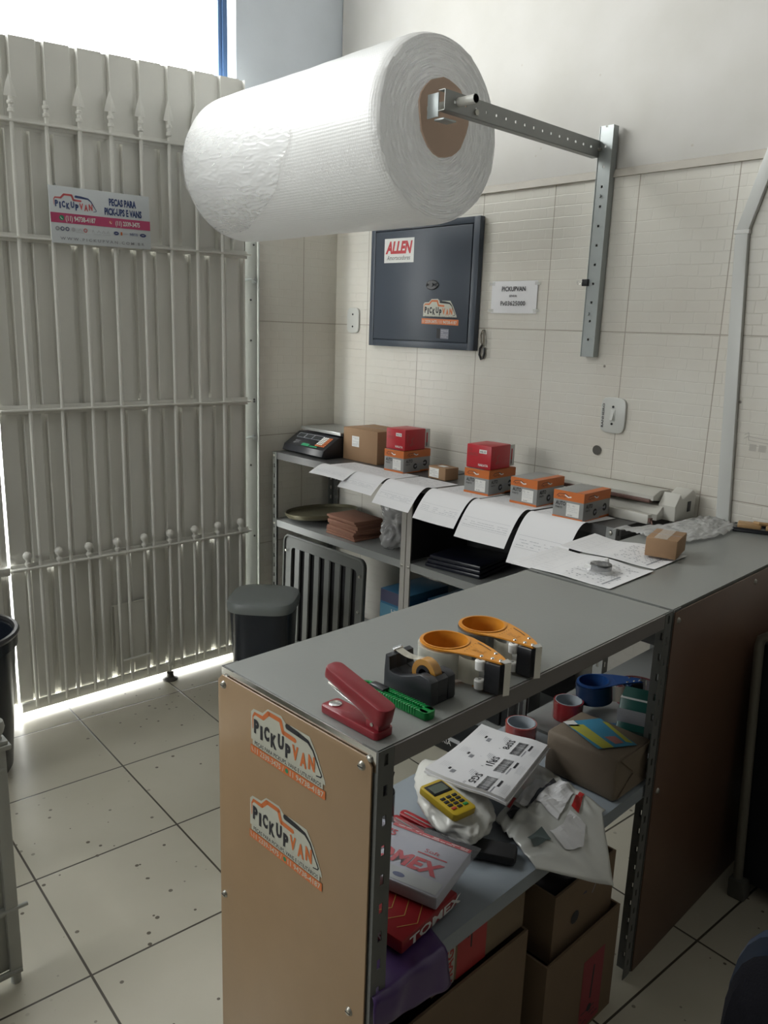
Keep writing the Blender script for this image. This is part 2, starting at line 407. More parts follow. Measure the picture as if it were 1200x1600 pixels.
b = B(); b.box((-.15, -6.15, 0), (.2, -6.0, CEIL)); b.box((1.6, -6.15, 0), (5.75, -6.0, CEIL)); b.box((.2, -6.15, 0), (1.6, -6.0, 1.6)); b.box((.2, -6.15, 2.8), (1.6, -6.0, CEIL))
struct(finish(b, 'wall_front', DARKW))
b = B(); b.box((-.15, -6.15, CEIL), (5.75, .15, CEIL+.12)); struct(finish(b, 'ceiling', mat('ceiling_board', (.50, .49, .47), .7, var=.1)))
b = B(); b.box((-7, -9, -.16), (-.02, 3, -.03)); struct(finish(b, 'ground', mat('street_concrete', (.5, .5, .48), .8, var=.1)))
a = Art(); GP = mat('faint_tile_print', (.50, .475, .43), .5)
for k in range(2): a.stroke([(0, .03-.012*k), (.012, .038-.012*k), (.014, .026-.012*k), (.03, .024-.012*k), (.09, .020-.012*k)], .0022, GP)
for k in range(4): a.rect(.02+.03*k, -.02, .042+.03*k, .002, GP)
a.build('faint_print', bpy.data.objects['wall_back'], (2.092, -.0005, 1.225), (1,0,0), (0,0,1))
# metal door post on the left wall, with hasps
b = B(); b.box((.0, -.578, 0), (.022, -.480, 2.50), 0, .003); b.tube([(.03, -.486, 0.02), (.03, -.486, 2.48)], .006, 0, 8)
for z in (1.745, 1.033): b.tube([(.03, -.565, z), (.04, -.53, z+.004), (.03, -.50, z-.003)], .006, 1, 8); b.lathe([(0,0),(.012,0),(.012,.01),(0,.01)], (.022, -.505, z), 'x', 1, 12)
for z in (1.9, 1.66, 1.48, 1.21, 1.2, .9, .55): b.lathe([(0,0),(.005,0),(.004,.004),(0,.004)], (.022, -.515-.01*math.sin(z*9), z), 'x', 2, 8)
struct(finish(b, 'trim_1', [mat('post_paint', (.33, .345, .33), .45, 0, .05, 60, .1, 5), GALV, BLACKM]))
# thin blue steel post standing in the opening
b = B(); b.box((-.03, -.668, 2.45), (.01, -.652, OPT), 0, .002); b.box((-.03, -.650, 2.45), (.015, -.626, OPT), 0, .002)
struct(finish(b, 'trim_2', mat('blue_paint', (.10, .20, .42), .4)))

# ================================================================ GATE
def gz(y, z): return z+(max(0, z-1.5)*.065)*(y+1.1)
def gate_sheet(y0, y1, z0, z1, x, seed):
    b = B(); rd = random.Random(seed); prof = []; y = y0
    while y < y1-.02:
        wv = rd.uniform(.048, .062)
        prof += [(y, 0), (y+wv, 0), (y+wv+.006, -.014), (y+wv+.020, -.014), (y+wv+.026, 0)]; y += wv+.026
    prof = [(min(p[0], y1), p[1]) for p in prof]+[(y1, 0)]
    vs = []; n = len(prof)
    for z in (z0, z1): vs += [(x+d, yy, gz(yy, z)) for yy, d in prof]
    vb, fs = b.add(vs, [(i, i+1, n+i+1, n+i) for i in range(n-1)])
    bmesh.ops.recalc_face_normals(b.bm, faces=fs); bmesh.ops.solidify(b.bm, geom=fs, thickness=.0015)
    return b
gate = thing('metal_gate', 'pale grey painted steel gate leaf with spear-topped bars over ribbed sheet, beside the door post', 'gate', (.10, -1.16, .03))
def gp(b, name, m=GATEM, par=None):
    o = finish(b, name, m, par or gate); o.location = Vector((0,0,0)) - Vector(gate.location) if not par else (0,0,0); return o
YL, YR = -1.662, -.605
gp(gate_sheet(YL, YR, .055, .60, .098, 1), 'sheet_panel'); gp(gate_sheet(YL, YR, .60, 1.235, .100, 2), 'sheet_panel')
gp(gate_sheet(YL, YR, 1.21, 1.85, .103, 3), 'sheet_panel'); gp(gate_sheet(YL, YR, 1.82, 2.245, .105, 5), 'sheet_panel')
# the top course has its ribs wider apart
b = B(); prof = []; y = YL
while y < YR-.03: prof += [(y,0),(y+.085,0),(y+.092,-.014),(y+.108,-.014),(y+.115,0)]; y += .118
prof = [(min(p[0], YR), p[1]) for p in prof]+[(YR,0)]; n = len(prof)
vb, fs = b.add([(.108+d, yy, gz(yy, z)) for z in (2.2, 2.505) for yy, d in prof], [(i,i+1,n+i+1,n+i) for i in range(n-1)])
bmesh.ops.recalc_face_normals(b.bm, faces=fs); bmesh.ops.solidify(b.bm, geom=fs, thickness=.0015); gp(b, 'sheet_panel')
for z, hgt in ((2.225, .03), (1.833, .03), (1.215, .034), (.613, .03)):
    b = B(); b.box((.108, YL-.005, z-hgt/2), (.113, YR+.005, z+hgt/2), 0, .001); b.box((.113, YL-.005, z-.004), (.138, YR+.012, z+.003), 0, .0015)
    for v in b.bm.verts: v.co.z = gz(v.co.y, v.co.z)
    gp(b, 'rail')
b = B(); b.box((.102, YL, .022), (.118, YR, .060), 0, .002); gp(b, 'bottom_rail')
for k in range(9):
    y = -1.56+.1185*k
    if y > -.62: break
    b = B(); b.tube([(.126, y, .04), (.126, y, 2.25)], .0072, 0, 10); bar = gp(b, 'bar')
    b = B()
    b.lathe([(.0072,2.25),(.0115,2.253),(.0115,2.262),(.008,2.266),(.008,2.276),(.0115,2.28),(.0115,2.288),(.0075,2.292),(.0075,2.305)], (.126, y, 0), 'z', 0, 14)
    if k != 1:
        b.add([(.126+dx, y+dy, z) for z, wy, wx in ((2.303,.026,.005),(2.315,.024,.009),(2.345,.014,.007),(2.375,.0015,.0015)) for dx, dy in ((-wx,0),(0,-wy*.85),(wx,0),(0,wy*.85))],
              [(0,1,2,3)]+[(4*i+j, 4*i+(j+1)%4, 4*i+4+(j+1)%4, 4*i+4+j) for i in range(3) for j in range(4)]+[(15,14,13,12)], 0, False)
    bmesh.ops.recalc_face_normals(b.bm, faces=b.bm.faces)
    for v in b.bm.verts: v.co.z = gz(v.co.y, v.co.z)
    o = finish(b, 'spear_finial', GATEM, bar)
for k in range(9):
    y = -1.607+.1192*k
    b = B(); b.tube([(.126, y, .04), (.126, y, .628)], .0068, 0, 10); bar = gp(b, 'short_bar')
    b = B(); b.lathe([(.007,.622),(.011,.626),(.011,.634),(.007,.638),(.007,.644)]+[(max(.0001,.0165*math.sin(t)), .662-.0165*math.cos(t)) for t in [PI*q/10 for q in range(2, 11)]], (.126, y, 0), 'z', 0, 16)
    finish(b, 'ball_finial', GATEM, bar)
b = B(); b.box((.116, -1.286, .10), (.120, -1.283, .385)); b.box((.116, -1.286, .382), (.121, -1.113, .387)); b.box((.114, -1.27, .11), (.1165, -1.12, .38))
b.tube([(.132, -1.245, .137), (.132, -1.122, .137)], .005, 0, 8); gp(b, 'small_hatch')
b = B(); b.tube([(.140, -1.035, .03), (.140, -1.035, .16)], .006, 0, 10); b.box((.12, -1.045, .06), (.148, -1.025, .07)); gp(b, 'drop_bolt')
b = B(); b.lathe([(0,0),(.034,0),(.033,.004),(.016,.012),(.014,.028),(.016,.032),(0,.032)], (.150, -1.04, 0), 'z', 0, 20); o = finish(b, 'floor_latch', mat('dark_iron', (.09,.085,.08), .5, .5)); tag(o, 'small dark iron floor latch under the gate leaf, receiving its drop bolt', 'latch')
g2 = thing('metal_gate', 'second grey steel gate leaf, mostly cut off at the left, behind the round black bin', 'gate', (.10, -2.5, .03))
for z0, z1, s_ in ((.055, .60, 11), (.60, 1.23, 12), (1.21, 1.85, 13), (1.82, 2.5, 14)):
    o = finish(gate_sheet(-3.38, -1.673, z0, z1, .10, s_), 'sheet_panel', GATEM, g2); o.location = (-.10, 2.5, -.03)
for z in (2.225, 1.833, 1.215, .613):
    b = B(); b.box((.108, -3.38, z-.015), (.136, -1.675, z+.015), 0, .001); finish(b, 'rail', GATEM, g2).location = (-.10, 2.5, -.03)
for k in range(13):
    y = -1.76-.12*k
    b = B(); b.tube([(.126, y, .04), (.126, y, 2.3)], .0072, 0, 8); finish(b, 'bar', GATEM, g2).location = (-.10, 2.5, -.03)

# shop sign hanging on the gate bars
SG = mat('sign_board', (.66, .70, .73), .4); PINK = mat('sign_magenta', (.50, .06, .16), .45); SRED = mat('sign_red', (.62, .12, .13), .45); SNAVY = mat('sign_navy', (.04, .07, .20), .45)
sg = thing('shop_sign', 'white rectangular shop sign with a magenta phone band, hanging on the gate bars', 'sign', (.142, -1.452, 1.815), 0)
sg.rotation_euler = (math.radians(1.2), 0, 0)
b = B(); b.box((0, 0, 0), (.004, .385, .195), 0, .0008); finish(b, 'board', SG, sg)
b = B()
for y in (.03, .355): b.tube([(-.02, y, .19), (-.01, y, .204), (.004, y, .19)], .0012, 0, 6)
finish(b, 'wire_tie', GALV, sg)
a = Art(); van_logo(a, .018, .118, .155, SRED, SNAVY)
a.text('PEÇAS PARA', .222, .148, .024, SNAVY, .108, .045); a.text('PICK-UPS E VANS', .203, .114, .024, SNAVY, .148, .045)
a.rect(.001, .070, .384, .104, PINK); a.up()
a.disc(.040, .087, .009, GREENP); a.disc(.224, .087, .007, SRED); a.up(); a.stroke([(.036,.090),(.038,.085),(.043,.083)], .0022, PWHITE); a.stroke([(.221,.090),(.223,.085),(.227,.083)], .002, PWHITE)
a.text('(11) 94738-4187', .054, .079, .017, PWHITE, .112, .03); a.text('(11) 2339-3475', .243, .079, .016, PWHITE, .098, .03)
for x_, m_ in ((.022, INKG), (.040, NAVY), (.058, NAVY), (.080, INKL), (.125, SRED)): a.disc(x_, .050, .0072, m_); 
a.up()
for x_ in (.022, .040, .058, .080, .125): a.disc(x_, .050, .0045, INKL)
for x_, w_ in ((.098, .014), (.150, .008), (.170, .012), (.188, .012), (.207, .010)): a.stroke([(x_,.046),(x_+w_/2,.054),(x_+w_,.046)], .0016, INKL)
for x_ in (.09, .155, .19): a.rect(x_, .040, x_+.03, .0413, INKL)
a.disc(.244, .050, .010, NAVY, ry=.0065); a.rect(.261,.044,.268,.056,ORANGE); a.rect(.270,.049,.292,.051,INKL); a.text('IVECO', .298, .046, .009, SNAVY, .033, .02); a.disc(.352, .050, .013, NAVY, ry=.0065)
a.up(); a.stroke([(.347,.049),(.350,.052),(.353,.049),(.357,.052)], .0012, PWHITE); a.stroke([(.240,.050),(.248,.050)], .0014, PWHITE)
a.text('W W W . P I C K U P V A N . C O M . B R', .030, .012, .010, INKG, .325, .01)
a.build('printed_face', sg, (.004, 0, 0), (0,1,0), (0,0,1))

# ================================================================ BUBBLE WRAP ROLL ON ITS BRACKET
RX0, RX1, RY, RZ, RR = .15, 1.335, -.705, 2.150, .272
roll = thing('bubble_wrap_roll', 'huge roll of white bubble wrap hanging on the wall bracket', 'bubble wrap', (RX1, RY, RZ-RR))
b = B(); nseg, nl = 96, 70; L = b.bm.loops.layers.uv.verify()
def rollr(a, t):
    x = RX0+(RX1-RX0)*t
    e = min(1, t/.10); e2 = min(1, (1-t)/.03)
    q = RR*(math.sin(e*PI/2)**.30 if e < 1 else 1)*(1-.035*(1-e2)**2)
    q *= 1+.012*noise.noise(Vector((x*2.2, math.cos(a)*1.3, math.sin(a)*1.3)))+.004*noise.noise(Vector((x*14, math.cos(a)*5, math.sin(a)*5)))
    q *= 1-.035*t*0+.01*math.sin(a)
    return q
rows = []
for j in range(nl+1):
    t = (j/nl)
    rows.append([b.bm.verts.new((RX0+(RX1-RX0)*t, RY+rollr(2*PI*k/nseg, max(t, .0012))*math.cos(2*PI*k/nseg), RZ+rollr(2*PI*k/nseg, max(t, .0012))*math.sin(2*PI*k/nseg))) for k in range(nseg)])
for j in range(nl):
    for k in range(nseg):
        k2 = (k+1) % nseg; q = b.bm.faces.new((rows[j][k], rows[j+1][k], rows[j+1][k2], rows[j][k2])); q.smooth = True
        for lp, (uu, vv) in zip(q.loops, ((j, k), (j+1, k), (j+1, k+1), (j, k+1))): lp[L].uv = (uu/nl, vv/nseg)
# wound near end: rings of film edges stepping in towards the core
prev = rows[-1]; rd = random.Random(3); NR = 64
for i in range(1, NR+1):
    q = 1-i/NR*(1-.12); ring = []
    for k in range(nseg):
        a_ = 2*PI*k/nseg; rr_ = rollr(a_, 1)*q
        dx = .0018*((i % 2)*2-1)+.008*noise.noise(Vector((i*.55, math.cos(a_)*9*q, math.sin(a_)*9*q)))-.003*(i/NR)
        ring.append(b.bm.verts.new((RX1+dx+.006*math.sin(i/NR*PI), RY+rr_*math.cos(a_), RZ+rr_*math.sin(a_))))
    for k in range(nseg):
        k2 = (k+1) % nseg; fc = b.bm.faces.new((prev[k], ring[k], ring[k2], prev[k2])); fc.smooth = True; fc.material_index = 1
        for lp, (uu, vv) in zip(fc.loops, ((i-1, k), (i, k), (i, k+1), (i-1, k+1))): lp[L].uv = (uu/NR*.25, vv/nseg)
    prev = ring
b.bm.faces.new(list(reversed(prev))); b.bm.faces.new(rows[0])
BW = bubble_mat('bubble_film', 130, 170, 1, .88, .34, .30); BWE = bubble_mat('bubble_film_edges', 200, 150, 1, .90, .5, .55)
o = finish(b, 'wound_film', [BW, BWE], roll); o.location = -Vector(roll.location)
# loose crinkled outer film over the far half
def film(uu, vv):
    a_ = math.radians(158+uu*92); wob = .10*noise.noise(Vector((vv*1.0, uu*3.5, 5)))
    x = .17+vv*(.30+.46*math.sin(min(1, (1-uu)*1.25)*PI*.55)+wob)
    t = (x-RX0)/(RX1-RX0); n1 = noise.noise(Vector((x*9, a_*5, 1))); n2 = 1-abs(noise.noise(Vector((x*14+a_*4, a_*19-x*8, 7))))*2.2; n3 = noise.noise(Vector((x*38, a_*24, 3)))
    q = rollr(a_, max(t, .01))+.003+.005*max(0, n1)+.0045*max(0, n2)**3*(.3+.7*vv)*(.4+abs(n1)*1.6)+.0012*n3
    a_ += -.12*vv
    return (x, RY+q*math.cos(a_), RZ+q*math.sin(a_))
b = B(); b.grid(film, 150, 130, uv=True)
m_ = mat('clear_wrap', (.90, .91, .92), .10, alpha=.34, coat=1)
o = finish(b, 'loose_wrap', m_, roll, sharp=180); o.location = -Vector(roll.location)
b = B(); rd = random.Random(5)
pts = [((.110+.005*math.sin(3*t)+rd.uniform(-.003,.003))*math.cos(t), (.112+rd.uniform(-.003,.003))*math.sin(t)) for t in [2*PI*q/26 for q in range(26)]]
b.prism([(RY-.003+p[0], RZ+.034+p[1]) for p in pts], RX1+.012, RX1+.018, 'x'); o = finish(b, 'core_disc', mat('core_cardboard', (.68, .50, .39), .7, 0, .05, 80, .06, 14), roll); o.location = -Vector(roll.location)

br = thing('roll_bracket', 'galvanised perforated steel bracket with arm and pipe, screwed to the back wall', 'bracket', (1.50, 0, 1.476))
def bp_(b, name, m=GALV):
    o = finish(b, name, m, br); o.location = -Vector(br.location); return o
b = B()
b.strip((1.469, -.034, 1.476), (0,0,1), (1,0,0), .79, .05, .002, .066, .008, .008)
b.box((1.467, -.036, 1.476), (1.469, -.001, 2.266)); b.box((1.519, -.034, 1.476), (1.521, -.001, 2.266))
b.lathe([(0,0),(.006,0),(.006,.004),(0,.004)], (1.49, -.040, 2.035), 'y', 0, 10); b.lathe([(0,0),(.006,0),(.006,.004),(0,.004)], (1.485, -.040, 1.63), 'y', 0, 10)
bp_(b, 'wall_channel')
b = B(); b.strip((1.469, -.835, 2.166), (0,1,0), (0,0,1), .80, .052, .002, .047, .008, .008); b.box((1.445, -.835, 2.164), (1.469, -.035, 2.166)); b.box((1.445, -.835, 2.218), (1.469, -.035, 2.220)); bp_(b, 'arm', mat('arm_steel', (.32, .33, .32), .42, .4, 0, 80, .1, 12))
b = B(); b.box((1.40, -.833, 2.150), (1.444, -.829, 2.215), 0, .001); b.box((1.43, -.833, 2.14), (1.468, -.78, 2.145), 0, .001); bp_(b, 'end_clip')
b = B(); b.tube([(.03, -.775, 2.195), (1.535, -.775, 2.195)], .0125, 0, 18, caps=False); b.tube([(.03, -.775, 2.195), (1.536, -.775, 2.195)], .0105, 1, 18, caps=False); bp_(b, 'pipe', [mat('pipe_white', (.6, .6, .56), .4), BLACKM])
b = B(); b.lathe([(0,0),(.009,0),(.009,.006),(0,.006)], (1.471, -.70, 2.182), 'x', 0, 6); b.lathe([(0,0),(.005,0),(.005,.012),(0,.012)], (1.471, -.04, 2.19), 'x', 0, 6); bp_(b, 'bolt', SCREW)
cl = thing('binder_clip', 'small black binder clip gripping the edge of the vertical bracket', 'binder clip', (1.463, -.036, 1.74))
b = B(); b.prism([(-.012, -.006), (.013, -.010), (.013, .010), (-.012, .006)], -.012, .012, 'z', 0, .001); o = finish(b, 'body', BLACKP, cl)
b = B(); b.tube([(-.011, .0, .006), (-.022, 0, .003), (-.032, 0, .008), (-.036, 0, 0), (-.032, 0, -.008), (-.022, 0, -.003), (-.011, 0, -.006)], .001, 0, 6); finish(b, 'handle', CHROME, cl)

# ================================================================ THINGS ON THE BACK WALL
PB = mat('panel_navy_grey', (.052, .066, .09), .38, 0, .02, 100)
pn = thing('electrical_panel', 'dark blue-grey steel electrical cabinet with stickers, mounted on the back wall', 'electrical cabinet', (.60, 0, 1.475))
def pp(b, name, m, par=None):
    o = finish(b, name, m, par or pn)
    if not par: o.location = -Vector(pn.location)
    return o
b = B(); x0, x1, z0, z1 = .285, .94, 1.475, 2.012
b.box((x0, -.022, z0), (x1, -.002, z1), 0, .002)
for q in ((x0, z0, x0+.028, z1), (x1-.034, z0, x1, z1), (x0+.028, z0, x1-.034, z0+.028), (x0+.028, z1-.026, x1-.034, z1)): b.box((q[0], -.030, q[1]), (q[2], -.020, q[3]), 0, .0015)
pp(b, 'frame', PB)
b = B(); b.box((x0+.032, -.0315, z0+.032), (x1-.038, -.023, z1-.030), 0, .002); door = pp(b, 'door', PB)
b = B(); b.lathe([(0,0),(.026,0),(.030,.003),(.022,.006),(0,.006)], (.69, -.0375, 1.745), 'y', 0, 24, 1.25, .7); b.lathe([(0,0),(.009,0),(.009,.004),(0,.004)], (.69, -.041, 1.745), 'y', 0, 12); finish(b, 'latch', BLACKP, door)
a = Art(); a.rect(0, 0, .19, .105, PWHITE); a.up(); a.text('ALLEN', .008, .042, .050, RED, .172, .05, .25); a.text('Amortecedores', .018, .012, .020, INK, .15, .0, .3)
st = a.build('brand_sticker', door, (.378, -.0316, 1.846), (1,0,-.01), (0,0,1))
a = Art(); van_logo(a, .008, .048, .185, ORANGE, INK, CREAM); a.text('PEÇAS PARA PICKUPS, VANS E UTILITÁRIOS', .012, .035, .009, INK, .19, .0)
a.rect(-.006, .008, .212, .032, ORANGE); a.up(); a.text('11 2339-3475 / 11 94738-4187', -.002, .013, .013, CREAM, .204, .02)
st = a.build('phone_sticker', door, (.640, -.0316, 1.572), (1,0,-.02), (0,0,1))
a = Art(); a.rect(0, 0, .07, .042, mat('label_grey', (.22,.22,.27), .5)); a.up(); a.rect(0, .0, .022, .042, INK); a.lines(.026, .004, .066, .038, 4, INKL, .002, 3); a.build('rating_label', door, (.728, -.0316, 1.520), (1,0,-.03), (0,0,1))
nt_ = thing('paper_notice', 'white paper note with printed name and password, taped beside the electrical cabinet', 'notice', (1.0, 0, 1.63))
b = B(); b.grid(lambda uu, vv: (uu*.228, -.004-.003*math.sin(uu*PI)*math.sin(vv*PI), vv*.125), 8, 6, thick=.0006); finish(b, 'sheet', PAPER, nt_)
a = Art(); a.text('PICKUPVAN', .114, .086, .018, INK, .118, .02, cx=True); a.text('SENHA:', .114, .063, .009, INK, .040, .01, cx=True); a.text('Pv03625000', .114, .030, .018, INK, .124, .01, cx=True)
a.build('printed_text', nt_, (0, -.0078, 0), (1,0,0), (0,0,1))
b = B()
for x_, z_ in ((.0, .115), (.228, .115), (.0, .01), (.228, .01)): b.box((x_-.014, -.0045, z_-.006), (x_+.014, -.0038, z_+.006))
finish(b, 'clear_tape', mat('clear_tape', (.8,.8,.75), .2, alpha=.4), nt_)
hk = thing('key_hook', 'dark snap hook hanging from a nail on the wall right of the electrical cabinet', 'hook', (.972, 0, 1.56))
b = B(); b.tube([(0, 0, 0), (0, -.02, .002)], .003, 0, 8); finish(b, 'nail', SCREW, hk)
b = B(); b.tube([(0, -.016, .0), (.008, -.016, -.02), (.010, -.014, -.05), (.006, -.014, -.062), (-.004, -.014, -.05), (-.006, -.016, -.02), (0, -.016, 0)], .0035, 0, 8); finish(b, 'link', mat('tarnished_metal', (.17,.15,.12), .4, .7), hk)
b = B(); b.tube([(.004, -.014, -.058), (-.010, -.012, -.075), (-.012, -.012, -.10), (-.002, -.012, -.118), (.010, -.012, -.112), (.014, -.012, -.095), (.012, -.012, -.07)], .0048, 0, 10); finish(b, 'snap', mat('dark_steel', (.05,.05,.05), .3, .8), hk)
def wallplate(name, label, x0, x1, z0, z1, switch):
    t = thing(name, label, 'light switch' if switch else 'wall plate', ((x0+x1)/2, 0, z0)); W = (x1-x0)/2; H = z1-z0
    n = 24; pts = []
    for k in range(n):
        an = 2*PI*k/n; cx_, sz = math.cos(an), math.sin(an)
        pts.append((W*math.copysign(abs(cx_)**.5, cx_), H/2+H/2*math.copysign(abs(sz)**.38, sz)))
    b = B(); b.prism(pts, -.011, 0, 'y', 0, .002); finish(b, 'plate', mat('switch_plastic', (.60, .61, .58), .3), t)
    b = B()
    for z in (H*.26, H*.74): b.lathe([(0,0),(.0045,0),(.0045,.002),(0,.002)], (0, -.0128, z), 'y', 0, 12)
    finish(b, 'screw', BLACKM, t)
    if switch:
        b = B(); b.box((-.010, -.0135, H*.34), (.010, -.010, H*.66), 0, .001); fr = finish(b, 'rocker_frame', mat('switch_plastic', (0,0,0)), t)
        b = B(); b.prism([(-.012, H*.37), (-.022, H*.38), (-.0145, H*.63), (-.012, H*.63)], -.006, .006, 'x', 0); finish(b, 'rocker', mat('switch_plastic', (0,0,0)), fr)
        a = Art(); a.text('BANHEIRO', 0, 0, .009, INK, .088, .02); a.build('handwriting', t, (-W+.016, -.0113, H*.14), (0,0,1), (-1,0,0))
    return t
wallplate('wall_plate', 'blank oval white wall plate with two screws, left of the electrical cabinet', .100, .186, 1.528, 1.648, False)
wallplate('light_switch', 'white light switch with handwriting along its side, on the tiled back wall', 1.560, 1.662, 1.205, 1.335, True)
b = B(); b.lathe([(0,0),(.018,0),(.017,.003),(.010,.005),(.009,.003),(0,.003)], (1.555, -.005, 1.134), 'y', 0, 24)
tag(finish(b, 'hole_cap', mat('dark_cap', (.09, .085, .075), .5)), 'dark round cap closing a hole in the wall tiles below the light switch', 'cap')
# cable duct
dt = thing('cable_duct', 'white plastic cable duct running up the tiled back wall behind the counter end', 'cable duct', (2.05, 0, .96))
DM = mat('duct_plastic', (.62, .63, .61), .35)
b = B(); b.prism([(2.040, .962), (2.084, .962), (2.024, 1.884), (1.984, 1.884)], -.018, 0, 'y', 0, .002); finish(b, 'lower_channel', DM, dt).location = -Vector(dt.location)
b = B(); b.prism([(1.984, 1.888), (2.024, 1.888), (2.10, 2.16), (2.135, 2.40), (2.105, 2.40), (2.06, 2.16)], -.018, 0, 'y', 0, .002); finish(b, 'upper_channel', DM, dt).location = -Vector(dt.location)
b = B(); b.prism([(1.980, 1.880), (2.028, 1.880), (2.028, 1.892), (1.980, 1.892)], -.0195, 0, 'y', 0, .001); finish(b, 'joint_cover', WHITE, dt).location = -Vector(dt.location)

# ================================================================ STEEL SHELVING
def shelf_mesh(x0, y0, x1, y1, z, lip=.033, t=.0015):
    b = B(); b.box((x0, y0, z-t), (x1, y1, z))
    b.box((x0, y0, z-lip), (x1, y0+t, z-t)); b.box((x0, y1-t, z-lip), (x1, y1, z-t)); b.box((x0, y0+t, z-lip), (x0+t, y1-t, z-t)); b.box((x1-t, y0+t, z-lip), (x1, y1-t, z-t))
    b.box((x0+t, y0+t, z-lip), (x1-t, y0+.014, z-lip+t)); b.box((x0+t, y1-.014, z-lip), (x1-t, y1-t, z-lip+t))
    return b
def plain_post(x, y, sx, sy, h):
    b = B(); b.box((min(x, x+sx*.026), y-.0009, 0), (max(x, x+sx*.026), y+.0009, h)); b.box((x-.0009, min(y, y+sy*.033), 0), (x+.0009, max(y, y+sy*.033), h)); return b
def post_mesh(x, y, sx, sy, h):
    """slotted angle post: corner at (x,y), flanges along sx and sy"""
    b = B(); b.strip((x, y, 0), (0,0,1), (sx,0,0), h, .033, .0018*(1 if sx*1 > 0 else -1), .05, .018, .008)
    b.strip((x, y, 0), (0,0,1), (0,sy,0), h, .033, .0018*(-1 if sy > 0 else 1), .05, .018, .008)
    return b
def shelving(name, label, loc, rz, Wx, Wy, H, levels, mats, group=None, plain=None):
    t = thing(name, label, 'shelving unit', loc, rz, group)
    for (x, sx) in ((0, 1), (Wx, -1)):
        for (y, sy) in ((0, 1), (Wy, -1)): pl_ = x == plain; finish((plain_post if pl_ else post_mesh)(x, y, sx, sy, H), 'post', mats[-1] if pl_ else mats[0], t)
    for z, m_ in levels: finish(shelf_mesh(.003, .003, Wx-.003, Wy-.003, z), 'shelf', m_, t)
    for z, m_ in levels:
        for x in (.016, Wx-.016):
            b = B(); b.lathe([(0,-.001),(.0065,0),(.0065,-.003),(.003,-.005),(0,-.005)], (x, 0, z-.017), 'y', 0, 8); finish(b, 'bolt', SCREW, t)
    return t
DKS = mat('shadowed_grey_steel', (.10, .105, .10), .4, 0, .04, 200, .1, 5)
U1 = shelving('shelving_unit', 'grey slotted-angle shelving unit against the back wall, left one, carrying the scale', (.03, -.405, 0), 0, .93, .385, .958, [(.958, mat('worn_top', (.085,.085,.085), .35, var=.2)), (.624, STEEL), (.10, STEEL)], [STEELD, mat('lit_post', (.40,.385,.36), .4)], plain=.93)  # plain middle posts: the light on their facing side is put into a lighter colour
U2 = shelving('shelving_unit', 'grey slotted-angle shelving unit against the back wall, right one, next to the counter', (.965, -.405, 0), 0, .93, .385, .958, [(.958, MATS['worn_top']), (.624, STEEL), (.10, STEEL)], [STEEL, MATS['lit_post']], plain=0)
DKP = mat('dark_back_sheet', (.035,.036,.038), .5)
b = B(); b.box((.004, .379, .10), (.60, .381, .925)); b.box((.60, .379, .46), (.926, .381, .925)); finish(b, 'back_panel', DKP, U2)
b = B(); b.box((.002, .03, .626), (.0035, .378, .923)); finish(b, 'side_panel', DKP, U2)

XB, YB, CA, CW, CL, CH = 2.0204, -1.9239, .0289, .3961, .92, .958
def CP_(a_, b_, z): return Vector((XB+a_*math.cos(CA)-b_*math.sin(CA), YB+a_*math.sin(CA)+b_*math.cos(CA), z))
cu = shelving('shelving_counter', 'nearer half of the packing counter, open steel shelving with a tan hardboard end', CP_(0,0,0), CA, CW, CL, CH, [(CH, mat('counter_enamel', (.235, .245, .235), .33, 0, .04, 150, .07, 4)), (.535, mat('mid_shelf_enamel', (.29, .33, .37), .35, 0, .03, 150, .07, 4))], [STEELD])
b = B(); b.box((.001, -.0005, CH-.034), (CW-.002, .0028, CH-.001)); b.box((CW-.0025, .034, CH-.034), (CW+.0012, CL-.034, CH-.0015), 1); finish(b, 'front_rail', [CHROME, RAILM], cu)
pts = [(-.004, .012), (CW-.006, .012), (CW-.006, .933), (CW-.018, .945), (.008, .945), (-.004, .933)]
b = B(); b.prism(pts, -.0055, -.0022, 'y', 0, .0008); ep = finish(b, 'end_panel', HARD, cu)
for x, z in ((.014, .928), (CW-.026, .928), (.010, .500), (CW-.038, .490)):
    b = B(); b.lathe([(0,-.0045),(.005,-.004),(.0075,0),(0,.0)], (x, -.0056, z), 'y', 0, 14); b.box((x-.005, -.0103, z-.0007), (x+.005, -.0095, z+.0007), 1); finish(b, 'screw', [SCREW, BLACKM], ep)
for zb, dx in ((.838, 0), (.672, -.004)):
    a = Art(); van_logo(a, .008, .028, .180, ORANGE, INK, CREAM); a.rect(.006, .012, .190, .0235, CREAM); a.up(.0001); a.text('PEÇAS PARA PICKUPS, VANS E UTILITÁRIOS', .012, .0142, .0072, INK, .174, .015)
    a.rect(0, -.004, .196, .011, ORANGE); a.up(.0001); a.stroke([(.004,.008),(.005,.003),(.008,.0)], .0018, CREAM); a.text('11 2339-3475 /', .012, -.0015, .0098, CREAM, .080, .015); a.disc(.100, .0035, .0042, GREENP, 12); a.text('11 94738-4187', .108, -.0015, .0098, CREAM, .084, .015)
    a.build('phone_sticker', ep, (.096+dx, -.0056, zb), (1,0,0), (0,0,1))
cu2 = thing('shelving_counter', 'farther half of the packing counter, its side closed by dark brown hardboard', 'shelving unit', CP_(0, .927, 0), CA)
for (x, sx) in ((0, 1), (CW, -1)):
    for (y, sy) in ((0, 1), (.925, -1)): finish(post_mesh(x, y, sx, sy, CH), 'post', STEELD, cu2)
for z, m_ in ((CH, MATS['counter_enamel']), (.535, STEEL)): finish(shelf_mesh(.003, .003, CW-.003, .922, z), 'shelf', m_, cu2)
